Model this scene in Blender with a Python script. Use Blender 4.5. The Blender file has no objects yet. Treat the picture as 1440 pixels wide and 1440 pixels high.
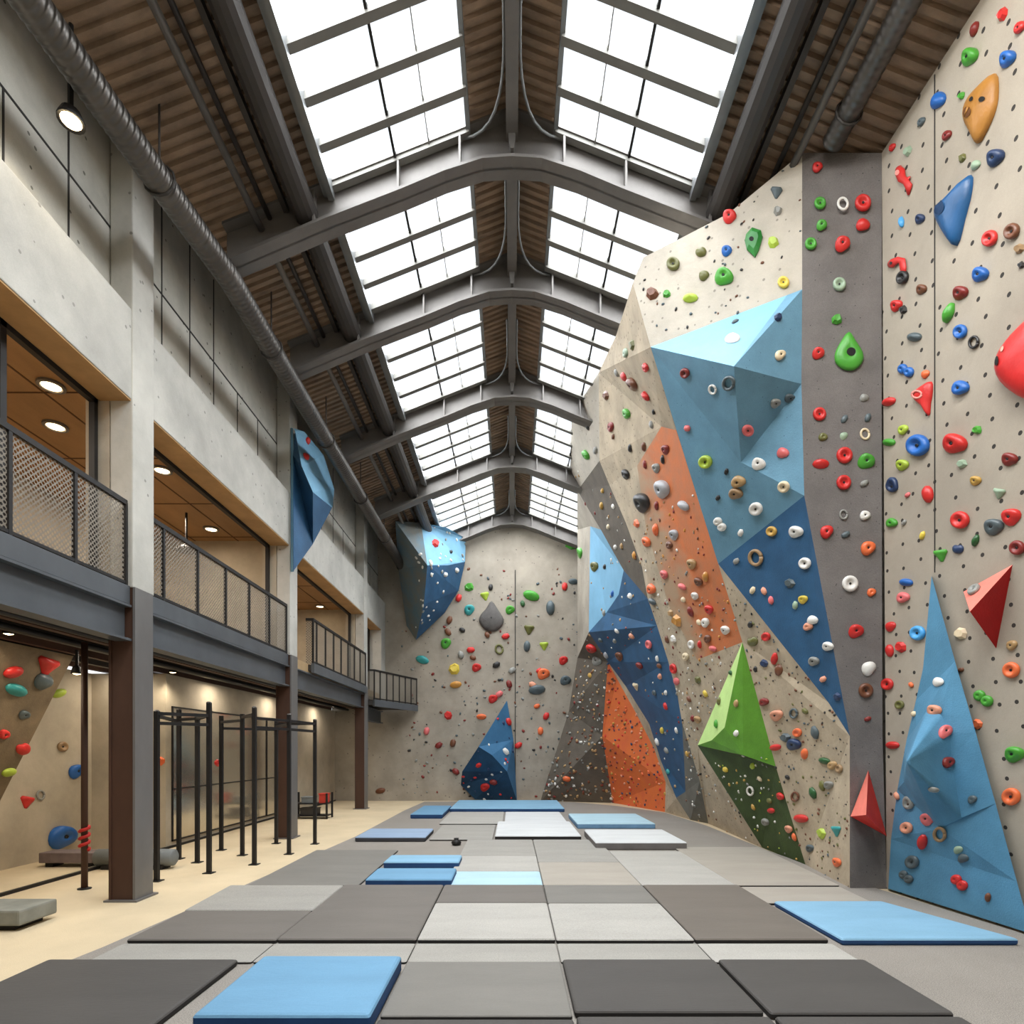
import bpy, bmesh, math, random
import numpy as np
from mathutils import Vector, Matrix, geometry
from mathutils.bvhtree import BVHTree
random.seed(7)
S = bpy.context.scene
COL = S.collection
F = 800.0; HX = 720.0; HY = 1055.0; CZ = 1.6

def at(x, y, d):                       # a measured photo point at distance d down the hall
    return Vector(((x - HX) / F * d, d, CZ + (HY - y) / F * d))

# ------------------------------------------------------------------ materials
def lin(c):
    return tuple(((v / 255) / 12.92 if v / 255 <= .04045 else ((v / 255 + .055) / 1.055) ** 2.4) for v in c)
MATS = {}
def mat(name, rgb, var=.12, scale=3.0, rough=.7, metal=0.0, bump=.0, bscale=40, speck=0.0, sscale=60, speck_rgb=(60, 55, 50),
        rgb2=None, tnut=False, spec=.35, stretch=None, fine=0.0):
    if name in MATS: return MATS[name]
    m = bpy.data.materials.new(name); m.use_nodes = True
    nt = m.node_tree; N = nt.nodes; L = nt.links
    b = N['Principled BSDF']
    b.inputs['Roughness'].default_value = rough; b.inputs['Metallic'].default_value = metal
    b.inputs['Specular IOR Level'].default_value = spec
    tc = N.new('ShaderNodeTexCoord'); vec = tc.outputs['Object']
    if stretch:
        mp = N.new('ShaderNodeMapping'); mp.inputs['Scale'].default_value = stretch
        L.new(vec, mp.inputs['Vector']); vec = mp.outputs[0]
    c = lin(rgb); c2 = lin(rgb2) if rgb2 else tuple(v * (1 - 2 * var) for v in c)
    nz = N.new('ShaderNodeTexNoise'); nz.inputs['Scale'].default_value = scale; nz.inputs['Detail'].default_value = 6
    nz.inputs['Roughness'].default_value = .62
    L.new(vec, nz.inputs['Vector'])
    rp = N.new('ShaderNodeValToRGB')
    rp.color_ramp.elements[0].position = .32; rp.color_ramp.elements[0].color = (*c2, 1)
    rp.color_ramp.elements[1].position = .68; rp.color_ramp.elements[1].color = (*(min(1, v * (1 + (var if not rgb2 else 0))) for v in c), 1)
    L.new(nz.outputs['Fac'], rp.inputs[0]); out = rp.outputs[0]
    def mix(fac, a, col):
        mx = N.new('ShaderNodeMix'); mx.data_type = 'RGBA'
        L.new(fac, mx.inputs[0]); L.new(a, mx.inputs[6]); mx.inputs[7].default_value = (*lin(col), 1)
        return mx.outputs[2]
    def less(sock, v):
        t = N.new('ShaderNodeMath'); t.operation = 'LESS_THAN'; t.inputs[1].default_value = v; L.new(sock, t.inputs[0]); return t.outputs[0]
    if speck:
        vo = N.new('ShaderNodeTexVoronoi'); vo.inputs['Scale'].default_value = sscale
        L.new(vec, vo.inputs['Vector'])
        out = mix(less(vo.outputs['Distance'], speck), out, speck_rgb)
    if fine:
        n2 = N.new('ShaderNodeTexNoise'); n2.inputs['Scale'].default_value = 160; n2.inputs['Detail'].default_value = 2
        L.new(vec, n2.inputs['Vector'])
        t = N.new('ShaderNodeMapRange'); t.inputs[1].default_value = .35; t.inputs[2].default_value = .65
        t.inputs[3].default_value = 1 - fine; t.inputs[4].default_value = 1 + fine
        L.new(n2.outputs['Fac'], t.inputs[0])
        mx = N.new('ShaderNodeMix'); mx.data_type = 'RGBA'; mx.blend_type = 'MULTIPLY'; mx.inputs[0].default_value = 1
        L.new(out, mx.inputs[6]); L.new(t.outputs[0], mx.inputs[7]); out = mx.outputs[2]
    if tnut:                            # staggered grid of small insert holes
        vo = N.new('ShaderNodeTexVoronoi'); vo.voronoi_dimensions = '2D'
        vo.inputs['Scale'].default_value = 4.6; vo.inputs['Randomness'].default_value = .3
        L.new(tc.outputs['UV'], vo.inputs['Vector'])
        out = mix(less(vo.outputs['Distance'], .085), out, (52, 48, 44))
    L.new(out, b.inputs['Base Color'])
    if bump:
        n3 = N.new('ShaderNodeTexNoise'); n3.inputs['Scale'].default_value = bscale; n3.inputs['Detail'].default_value = 4
        L.new(vec, n3.inputs['Vector'])
        bp = N.new('ShaderNodeBump'); bp.inputs['Strength'].default_value = bump; bp.inputs['Distance'].default_value = .02
        L.new(n3.outputs['Fac'], bp.inputs['Height']); L.new(bp.outputs[0], b.inputs['Normal'])
    MATS[name] = m
    return m
def emis(name, rgb, s):
    if name in MATS: return MATS[name]
    m = bpy.data.materials.new(name); m.use_nodes = True
    b = m.node_tree.nodes['Principled BSDF']
    b.inputs['Base Color'].default_value = (*lin(rgb), 1); b.inputs['Emission Color'].default_value = (*lin(rgb), 1)
    b.inputs['Emission Strength'].default_value = s
    MATS[name] = m; return m
def glass(name='skylight glass', gl=.06, tint=(.96, .98, 1)):
    if name in MATS: return MATS[name]
    m = bpy.data.materials.new(name); m.use_nodes = True; nt = m.node_tree; N = nt.nodes; L = nt.links
    N.remove(N['Principled BSDF'])
    t = N.new('ShaderNodeBsdfTransparent'); t.inputs[0].default_value = (*tint, 1)
    g = N.new('ShaderNodeBsdfGlossy'); g.inputs['Roughness'].default_value = .03
    mx = N.new('ShaderNodeMixShader'); mx.inputs[0].default_value = gl
    L.new(t.outputs[0], mx.inputs[1]); L.new(g.outputs[0], mx.inputs[2]); L.new(mx.outputs[0], N['Material Output'].inputs[0])
    MATS[name] = m; return m
def mesh_screen():
    name = 'woven steel screen'
    if name in MATS: return MATS[name]
    m = bpy.data.materials.new(name); m.use_nodes = True; nt = m.node_tree; N = nt.nodes; L = nt.links
    b = N['Principled BSDF']; b.inputs['Base Color'].default_value = (*lin((120, 112, 100)), 1); b.inputs['Roughness'].default_value = .6
    tc = N.new('ShaderNodeTexCoord'); vo = N.new('ShaderNodeTexVoronoi'); vo.voronoi_dimensions = '2D'
    vo.inputs['Scale'].default_value = 28; vo.inputs['Randomness'].default_value = .12
    mp = N.new('ShaderNodeMapping'); mp.inputs['Rotation'].default_value = (0, 0, math.pi / 4)
    L.new(tc.outputs['UV'], mp.inputs[0]); L.new(mp.outputs[0], vo.inputs['Vector'])
    lt = N.new('ShaderNodeMath'); lt.operation = 'LESS_THAN'; lt.inputs[1].default_value = .37; L.new(vo.outputs['Distance'], lt.inputs[0])
    t = N.new('ShaderNodeBsdfTransparent'); mx = N.new('ShaderNodeMixShader')
    L.new(lt.outputs[0], mx.inputs[0]); L.new(b.outputs[0], mx.inputs[1]); L.new(t.outputs[0], mx.inputs[2])
    L.new(mx.outputs[0], N['Material Output'].inputs[0])
    MATS[name] = m; return m

CONC = mat('concrete light', (186, 178, 164), .10, 1.6, .85, bump=.25, bscale=14, speck=.13, sscale=9, speck_rgb=(140, 134, 124), fine=.04)
CONC_L = mat('left wall board concrete', (184, 182, 174), .12, 1.2, .85, bump=.2, bscale=10, speck=.1, sscale=6, speck_rgb=(140, 138, 132), fine=.04)
CONC_U = mat('left upper concrete', (190, 187, 176), .13, 1.4, .88, bump=.2, bscale=10, speck=.1, sscale=6, speck_rgb=(112, 110, 102), fine=.05)
CONC_R = mat('right wall plaster', (166, 156, 141), .08, 1.2, .8, bump=.12, bscale=20, tnut=True, fine=.04)
CONC_T = mat('climbing wall tan concrete', (180, 165, 142), .12, 2.2, .85, bump=.25, bscale=18, speck=.15, sscale=10, speck_rgb=(120, 108, 94), fine=.06)
CONC_B = mat('back wall concrete', (160, 151, 137), .12, 1.2, .85, bump=.2, bscale=10, speck=.12, sscale=6, speck_rgb=(120, 112, 104), fine=.05)
CONC_G = mat('slate grey panel', (110, 108, 100), .12, 2, .8, bump=.2, fine=.06)
COLUMN = mat('dark grey panel', (112, 107, 104), .10, 2.5, .75, bump=.3, bscale=60, fine=.12, speck=.08, sscale=14, speck_rgb=(60, 58, 56))
DSTRIP = mat('dark brown panel', (96, 88, 78), .12, 3, .8, bump=.3, bscale=40, fine=.12)
ORANGE = mat('orange panel', (204, 112, 60), .1, 2.5, .7, rgb2=(176, 112, 76), bump=.2, bscale=30, fine=.05)
ORANGE_L = mat('lower orange panel', (214, 112, 54), .1, 3.5, .7, rgb2=(206, 100, 60), bump=.2, bscale=30, fine=.08)
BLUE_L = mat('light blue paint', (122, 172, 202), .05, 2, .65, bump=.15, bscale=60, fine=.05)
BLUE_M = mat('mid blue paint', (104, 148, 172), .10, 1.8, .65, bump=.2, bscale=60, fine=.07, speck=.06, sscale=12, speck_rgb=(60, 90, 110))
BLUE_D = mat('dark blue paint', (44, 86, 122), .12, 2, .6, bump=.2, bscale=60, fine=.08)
BLUE_R = mat('right volume blue', (84, 138, 170), .10, 2, .6, bump=.2, bscale=70, fine=.07)
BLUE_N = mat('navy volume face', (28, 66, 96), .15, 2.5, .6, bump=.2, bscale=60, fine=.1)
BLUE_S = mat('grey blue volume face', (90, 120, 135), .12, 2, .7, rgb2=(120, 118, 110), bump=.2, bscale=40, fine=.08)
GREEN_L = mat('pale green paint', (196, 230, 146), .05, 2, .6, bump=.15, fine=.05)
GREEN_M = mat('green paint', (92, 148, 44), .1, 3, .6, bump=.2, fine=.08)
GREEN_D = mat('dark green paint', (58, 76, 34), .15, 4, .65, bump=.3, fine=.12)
STEEL = mat('roof beam steel', (112, 108, 104), .08, 2, .45, .25, fine=.03)
STEEL_D = mat('dark steel', (62, 58, 55), .10, 2, .5, .2, fine=.04)
STEEL_B = mat('balcony steel', (92, 96, 100), .08, 2, .45, .3, fine=.03)
STEEL_C = mat('column steel grey', (118, 116, 114), .10, 1.4, .45, .3, stretch=(1, 1, .4))
STEEL_BR = mat('brown primer steel', (74, 50, 38), .12, 2, .6, .0, stretch=(1, 1, .4))
DECK = mat('ribbed roof deck', (142, 120, 100), .2, 2.2, .75, stretch=(1, 2.5, 1), fine=.05)
DUCT = mat('ribbed duct metal', (92, 88, 84), .12, 3, .36, .6)
BLACK = mat('black paint', (28, 26, 25), .1, 3, .55)
ALU = mat('skylight bar', (112, 110, 104), .08, 2, .5, .2)
FRAME_G = mat('skylight curb', (120, 122, 122), .08, 2, .45, .3)
WOOD = mat('mezzanine ceiling board', (158, 124, 86), .14, 1.4, .7, stretch=(1, .3, 1), fine=.04)
WARM = mat('warm plaster', (182, 171, 152), .10, 1.5, .85, bump=.15, bscale=12, fine=.05)
TANF = mat('tan carpet floor', (204, 186, 154), .05, 1.2, .9, bump=.25, bscale=120, fine=.08)
SPECK = mat('grey speckled matting', (140, 134, 126), .05, 1.0, .9, bump=.3, bscale=140, fine=.28)
MIRROR = mat('mirror pane', (200, 190, 170), .05, 1.5, .12, .75)
BOLT = mat('bolt steel', (60, 60, 60), .05, 6, .4, .6)
RUBBER = mat('grey foam vinyl', (112, 116, 116), .10, 3, .6, bump=.1)
BWOOD = mat('purple grey timber', (118, 104, 102), .15, 3, .7)

# ------------------------------------------------------------------ mesh builder
class MB:
    def __init__(s): s.v = []; s.f = []; s.m = []; s.uv = False
    def poly(s, pts, mi=0):
        b = len(s.v); s.v += [Vector(p) for p in pts]; s.f.append(tuple(range(b, b + len(pts)))); s.m.append(mi); return s
    def tess(s, pts, mi=0, flat=None):
        """tessellate a polygon given 3-D points; flat = 2-D outline used for the ear cutting"""
        fl = flat or pts
        tri = geometry.tessellate_polygon([[Vector((p[0], p[1], 0)) for p in fl]])
        b = len(s.v); s.v += [Vector(p) for p in pts]
        for t in tri:
            s.f.append(tuple(b + i for i in t)); s.m.append(mi)
        return s
    def box(s, x0, x1, y0, y1, z0, z1, mi=0):
        b = len(s.v)
        s.v += [Vector(p) for p in ((x0,y0,z0),(x1,y0,z0),(x1,y1,z0),(x0,y1,z0),(x0,y0,z1),(x1,y0,z1),(x1,y1,z1),(x0,y1,z1))]
        for q in ((0,3,2,1),(4,5,6,7),(0,1,5,4),(1,2,6,5),(2,3,7,6),(3,0,4,7)):
            s.f.append(tuple(b + i for i in q)); s.m.append(mi)
        return s
    def prism(s, pts, vec, mi=0):
        vec = Vector(vec); n = len(pts); b = len(s.v); pts = [Vector(p) for p in pts]
        s.v += pts + [p + vec for p in pts]
        s.f.append(tuple(b + i for i in range(n))[::-1]); s.f.append(tuple(b + n + i for i in range(n)))
        for i in range(n):
            j = (i + 1) % n; s.f.append((b + i, b + j, b + n + j, b + n + i))
        s.m += [mi] * (n + 2); return s
    def beam(s, a, b_, w, h, up=(0, 0, 1), mi=0):
        a = Vector(a); b_ = Vector(b_); d = (b_ - a).normalized(); u = Vector(up); r = d.cross(u).normalized(); u = r.cross(d)
        pts = [a + r * (sx * w / 2) + u * (sz * h / 2) for sx, sz in ((-1,-1),(1,-1),(1,1),(-1,1))]
        return s.prism(pts, b_ - a, mi)
    def tube(s, path, r, n=10, mi=0, cap=True):
        path = [Vector(p) for p in path]; rs = r if isinstance(r, (list, tuple)) else [r] * len(path)
        b = len(s.v); prev = None
        for i, p in enumerate(path):
            d = (path[min(i + 1, len(path) - 1)] - path[max(i - 1, 0)]).normalized()
            u = prev if prev is not None else (Vector((0, 0, 1)) if abs(d.z) < .9 else Vector((0, 1, 0)))
            u = (u - d * u.dot(d)).normalized(); prev = u; w = d.cross(u)
            for k in range(n):
                a = 2 * math.pi * k / n; s.v.append(p + (u * math.cos(a) + w * math.sin(a)) * rs[i])
        for i in range(len(path) - 1):
            for k in range(n):
                k2 = (k + 1) % n; s.f.append((b + i*n + k, b + i*n + k2, b + (i+1)*n + k2, b + (i+1)*n + k)); s.m.append(mi)
        if cap:
            s.f.append(tuple(b + k for k in range(n))[::-1]); e = b + (len(path) - 1) * n
            s.f.append(tuple(e + k for k in range(n))); s.m += [mi, mi]
        return s
    def lathe(s, prof, c=(0, 0, 0), n=16, mi=0):
        b = len(s.v); c = Vector(c)
        for r, z in prof:
            for k in range(n):
                a = 2 * math.pi * k / n; s.v.append(c + Vector((r * math.cos(a), r * math.sin(a), z)))
        for i in range(len(prof) - 1):
            for k in range(n):
                k2 = (k + 1) % n; s.f.append((b + i*n + k, b + i*n + k2, b + (i+1)*n + k2, b + (i+1)*n + k)); s.m.append(mi)
        s.f.append(tuple(b + k for k in range(n))[::-1]); e = b + (len(prof) - 1) * n
        s.f.append(tuple(e + k for k in range(n))); s.m += [mi, mi]
        return s
    def build(s, name, mats, parent=None, smooth=False, bevel=0, seg=2, normals=True, uvfn=None, weld=False):
        off = Vector((0, 0, 0)); p = parent
        while p is not None: off = off + p.location; p = p.parent
        me = bpy.data.meshes.new(name)
        me.from_pydata([tuple(v - off) for v in s.v], [], s.f)
        mats = mats if isinstance(mats, (list, tuple)) else [mats]
        for m in mats: me.materials.append(m)
        for p_, mi in zip(me.polygons, s.m): p_.material_index = mi
        bm = bmesh.new(); bm.from_mesh(me)
        if weld: bmesh.ops.remove_doubles(bm, verts=bm.verts, dist=1e-4)
        if bevel: bmesh.ops.bevel(bm, geom=list(bm.edges), offset=bevel, segments=seg, affect='EDGES', profile=.6)
        if normals: bmesh.ops.recalc_face_normals(bm, faces=bm.faces)
        if uvfn:
            ul = bm.loops.layers.uv.new('UVMap')
            for f in bm.faces:
                for l in f.loops: l[ul].uv = uvfn(l.vert.co + off)
        bm.to_mesh(me); bm.free()
        if smooth:
            for p_ in me.polygons: p_.use_smooth = True
        o = bpy.data.objects.new(name, me); COL.objects.link(o)
        if parent is not None: o.parent = parent
        return o

def tag(o, label=None, cat=None, group=None, kind=None):
    if label: o['label'] = label
    if cat: o['category'] = cat
    if group: o['group'] = group
    if kind: o['kind'] = kind
    return o
def thing(name, loc, label, cat, group=None):
    o = bpy.data.objects.new(name, None); COL.objects.link(o); o.location = loc; o.empty_display_size = .1
    return tag(o, label, cat, group, 'thing')
def struct(o): o['kind'] = 'structure'; return o
def node(name, loc):
    o = bpy.data.objects.new(name, None); COL.objects.link(o); o.location = loc; o['kind'] = 'structure'; return o

SURF = []     # (points tri, surface words) used to seat the holds on the built walls
def reg(mb, words):
    for f in mb.f:
        SURF.append(([mb.v[i].copy() for i in f], words))

def hz(x): return 9.2 - .4 * abs(x)
YB = [6.84, 8.79, 11.4, 14.2, 17.75]     # roof beams down the hall
YEND = 18.0; Y0 = -2.5

# ------------------------------------------------------------------ floor
mb = MB(); mb.poly([(-7.3, Y0, 0), (5.4, Y0, 0), (5.4, YEND + .4, 0), (-7.3, YEND + .4, 0)])
struct(mb.build('floor', TANF))
out = [(-3.35, .5), (4.6, .5), (4.42, 5), (4.2, 6.5), (4.05, 9), (4.1, 12), (3.9, 14.5), (3.0, 16.2), (2.0, 17.3), (.8, 17.8), (-2.7, 17.6), (-2.84, 15), (-2.88, 10.5), (-3.1, 7.4), (-3.3, 4.6), (-3.5, 3.2)]
mb = MB(); mb.prism([(x, y, 0) for x, y in out], (0, 0, .012))
tag(mb.build('floor_matting', SPECK), 'speckled grey rubber matting spread under all the crash mats', 'matting', kind='thing')

# ------------------------------------------------------------------ crash mats
MC = {}
def mcol(n):
    c = {'charcoal': (74, 71, 68), 'grey': (118, 115, 109), 'dgrey': (106, 101, 95), 'lgrey': (150, 147, 140), 'pale': (166, 163, 156), 'white': (202, 204, 204),
         'beige': (160, 153, 142), 'blue': (102, 146, 176), 'sky': (126, 168, 194), 'ice': (166, 196, 208), 'bluegrey': (140, 160, 184), 'brown': (106, 99, 91)}[n]
    sp = .16 if n in ('lgrey', 'pale') else .05
    return mat(n + ' mat vinyl', c, .05, 1.4, .72, bump=.12, bscale=30, fine=sp, stretch=(.6, 2.2, 1))
SIDE = {'blue': mat('navy mat side', (34, 70, 116), .1, 3, .7), 'sky': mat('navy mat side', (34, 70, 116)), 'ice': mat('pale blue side', (110, 150, 186), .1, 3, .7),
        'bluegrey': mat('dark mat side', (62, 62, 66), .1, 3, .7)}
DSIDE = mat('black mat side', (36, 34, 33), .1, 3, .7); GSIDE = mat('grey mat side', (110, 106, 104), .1, 3, .7)
def crash(x0, x1, d0, d1, h, c, label, grp='crash mats on the floor', skew=0.0, taper=None, z=.012):
    """one mat: outline with rounded corners, a top and a band round its sides"""
    t = thing('crash_mat', ((x0 + x1) / 2, (d0 + d1) / 2, z), label, 'crash mat', grp)
    xs = [(x0, d0), (x1, d0), (x1 + skew, d1), (x0 + skew, d1)]
    if taper: xs = taper
    def ring(i):
        cx = sum(p[0] for p in xs) / 4; cy = sum(p[1] for p in xs) / 4; r = []
        for k in range(4):
            p = Vector((*xs[k], 0)); a = (Vector((*xs[k - 1], 0)) - p).normalized(); b = (Vector((*xs[(k + 1) % 4], 0)) - p).normalized()
            p = p + (a + b) * i; rr = .02
            for q in range(4):
                w = q / 3; r.append(p + a * rr * (1 - w) ** 2 + b * rr * w ** 2)
        return r
    def stack(levels, cap_top, cap_bot):
        m = MB(); n = 16
        for i, zz in levels:
            m.v += [Vector((p.x, p.y, zz)) for p in ring(i)]
        for l in range(len(levels) - 1):
            for k in range(n):
                k2 = (k + 1) % n; m.f.append((l*n + k, l*n + k2, (l+1)*n + k2, (l+1)*n + k)); m.m.append(0)
        if cap_top: m.f.append(tuple((len(levels)-1)*n + k for k in range(n))); m.m.append(0)
        if cap_bot: m.f.append(tuple(range(n))[::-1]); m.m.append(0)
        return m
    e = min(.02, h * .3)
    stack([(.0, z + h - e), (e * .4, z + h - e * .35), (e * 1.2, z + h)], True, False).build('mat_top', mcol(c), t)
    stack([(e * .5, z), (0, z + e), (0, z + h - e)], False, True).build('mat_side', SIDE.get(c, GSIDE if h > .09 and c == 'white' else DSIDE), t)
    return t
C = [-3.16, -1.93, -.78, .36, 1.5, 2.6, 4.2]
g = .004
# foremost rows
crash(-3.42, -2.02, 2.9, 4.2, .05, 'charcoal', 'charcoal crash mat left of the near blue mat')
crash(-1.78, -.79, 3.16, 4.08, .12, 'blue', 'thick blue crash mat in the nearest row of the floor')
crash(C[2] + g, C[3] - g, 3.34, 4.2, .03, 'grey', 'speckled mid grey mat just right of the near blue mat')
crash(.372, 1.49, 3.36, 4.2, .05, 'charcoal', 'charcoal crash mat in nearest row beside the speckled grey mat')
crash(1.52, 2.6, 3.34, 4.2, .05, 'charcoal', 'charcoal crash mat at right end of the nearest row')
crash(-1.9, -.79, 1.9, 3.1, .03, 'charcoal', 'dark mat mostly out of view in front of near blue mat')
crash(C[2] + g, C[3] - g, 1.9, 3.3, .03, 'charcoal', 'dark mat at the bottom edge below the speckled grey mat')
crash(.372, 1.49, 1.9, 3.3, .05, 'charcoal', 'dark mat at bottom edge, second from the right')
crash(1.52, 2.6, 1.9, 3.3, .05, 'charcoal', 'dark mat at bottom edge, farthest right there')
for i, c, l in ((1, 'lgrey', 'narrow speckled strip mat behind the thick near blue mat'), (2, 'lgrey', 'narrow speckled strip mat behind the mid grey front mat'),
                (3, 'lgrey', 'narrow speckled strip mat behind the middle charcoal mat'), (4, 'pale', 'narrow pale strip mat behind the right charcoal mat'), (0, 'lgrey', 'narrow speckled strip mat behind the left charcoal mat')):
    crash(C[i] + g, C[i + 1] - g, 4.22, 4.62, .02, c, l, 'strip mats')
# second row
crash(C[0], C[1] - g, 4.66, 5.5, .04, 'dgrey', 'dark grey mat at left end of second row, front half')
crash(C[0] - .1, C[1] - g, 5.52, 6.54, .04, 'lgrey', 'light grey mat at left end of second row, rear half', taper=[(C[0] - .02, 5.52), (C[1] - g, 5.52), (C[1] - g, 6.54), (C[0] - .08, 6.54)])
crash(C[1] + g, C[2] - g, 4.66, 6.54, .045, 'dgrey', 'large dark grey mat in front of two small blue mats')
crash(C[2] + g, C[3] - g, 4.66, 5.76, .045, 'pale', 'pale speckled mat in second row right of dark grey mat')
crash(C[2] + g, C[3] - g, 5.78, 6.54, .045, 'dgrey', 'short dark grey mat in front of the ice blue mat')
crash(C[3] + g, C[4] - g, 4.66, 5.76, .04, 'pale', 'pale speckled mat in second row left of brown grey mat')
crash(C[3] + g, C[4] - g, 5.78, 6.54, .04, 'grey', 'short mid grey mat behind the right pale speckled mat')
crash(C[4] + g, C[5] - g, 4.66, 6.54, .045, 'brown', 'large brown grey mat beside the wide bright blue mat')
crash(2.68, 4.12, 4.62, 5.78, .06, 'sky', 'wide bright blue mat at the foot of right wall', taper=[(2.68, 4.62), (4.12, 4.62), (3.75, 5.78), (2.66, 5.78)])
crash(C[5] + g, 3.8, 5.82, 6.52, .03, 'beige', 'beige grey mat behind the wide bright blue mat', taper=[(C[5] + g, 5.82), (3.7, 5.82), (3.75, 6.5), (C[5] + g, 6.5)])
# third row and beyond
crash(-1.7, -.7, 6.58, 7.2, .10, 'blue', 'small thick blue mat, nearer of the two in the middle', z=.012)
crash(-1.72, -.71, 7.6, 8.1, .10, 'sky', 'small thick blue mat, farther of the two in the middle')
crash(C[0] + .1, C[1] + .15, 6.58, 8.9, .03, 'grey', 'grey mat on the left edge beside small blue mats')
crash(C[2] + g, C[3] - g, 6.58, 7.3, .035, 'ice', 'thin ice blue mat right of the small thick blue mats')
crash(C[2] + g, C[3] - g, 7.32, 8.38, .035, 'pale', 'pale thin mat directly behind the ice blue mat')
crash(C[2] + g, C[3] - g, 8.4, 9.9, .035, 'lgrey', 'light grey mat two behind the ice blue mat')
crash(C[3] + g, C[4] - g, 6.58, 7.9, .035, 'beige', 'beige grey mat right of the ice blue mat')
crash(C[3] + g, C[4] - g, 7.92, 9.9, .035, 'lgrey', 'light grey mat in front of the low white mat')
crash(C[4] + g, C[5] - g, 6.58, 8.8, .03, 'pale', 'pale grey mat in front of the thick white mat')
crash(C[5] + g, 4.05, 6.6, 9.2, .025, 'beige', 'beige mat along the foot of the big climbing wall', taper=[(C[5] + g, 6.6), (3.8, 6.6), (4.0, 9.2), (C[5] + g, 9.2)])
crash(1.33, 2.78, 9.04, 10.5, .13, 'white', 'thick white mat with grey sides before the green volume')
crash(1.32, 2.9, 11.5, 13.3, .11, 'ice', 'pale mat with blue side behind the thick white mat')
crash(-.3, 1.22, 10.0, 12.0, .09, 'white', 'low white mat in the middle of the far floor')
crash(-2.72, -1.5, 9.85, 10.9, .09, 'bluegrey', 'blue grey mat on the far left edge')
crash(-1.45, -.34, 9.95, 11.9, .03, 'lgrey', 'light grey mat left of the low white mat')
crash(-2.36, -1.62, 13.2, 15.2, .11, 'blue', 'small far blue mat near the back left corner')
crash(-1.55, -.2, 12.1, 14.4, .03, 'pale', 'pale mat beyond the low white mat, left part')
crash(-.16, 1.2, 12.1, 14.4, .03, 'white', 'white thin mat beyond the low white mat')
crash(-1.6, 1.35, 14.6, 17.0, .10, 'sky', 'long light blue pad lying along the back wall')
m = MB()
for k in range(7):
    a = k / 6; m.v += [Vector((-.745 + .16 * a - .08, 10.0 - .2, 0))]
m = MB().lathe([(.02, .0), (.07, .01), (.085, .05), (.06, .09), (.035, .1), (.045, .12), (.02, .125)], (-.93, 9.5, .012), 12)
tag(m.build('chalk_bag', BLACK, smooth=True), 'tiny dark pouch lying alone on the far grey matting', 'bag', kind='thing')

# ------------------------------------------------------------------ roof
mb = MB()
pitch, dep = .115, .04
def deck(x0, x1):
    y = Y0
    prof = []
    while y < YEND + .2:
        prof += [(y, 0), (y + .055, 0), (y + .065, dep), (y + .105, dep)]; y += pitch
    b = len(mb.v)
    for yy, dz in prof:
        mb.v += [Vector((x0, yy, hz(x0) + dz)), Vector((x1, yy, hz(x1) + dz))]
    for i in range(len(prof) - 1):
        mb.f.append((b + 2*i, b + 2*i + 1, b + 2*i + 3, b + 2*i + 2)); mb.m.append(0)
for x0, x1 in ((-.52, 0), (0, .52), (-3.8, -2.16), (2.16, 5.0)): deck(x0, x1)
# outer cover so that no daylight leaks through the ribs
for x0, x1 in ((-.52, 0), (0, .52), (-3.8, -2.16), (2.16, 5.0)):
    mb.poly([(x0, Y0, hz(x0) + .12), (x1, Y0, hz(x1) + .12), (x1, YEND + .3, hz(x1) + .12), (x0, YEND + .3, hz(x0) + .12)])
mb.box(-4.5, -3.78, Y0, YEND + .3, 8.4, 8.5).box(-3.8, -3.76, Y0, YEND + .3, 7.70, 8.5)
struct(mb.build('ceiling', DECK, normals=False))

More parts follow.
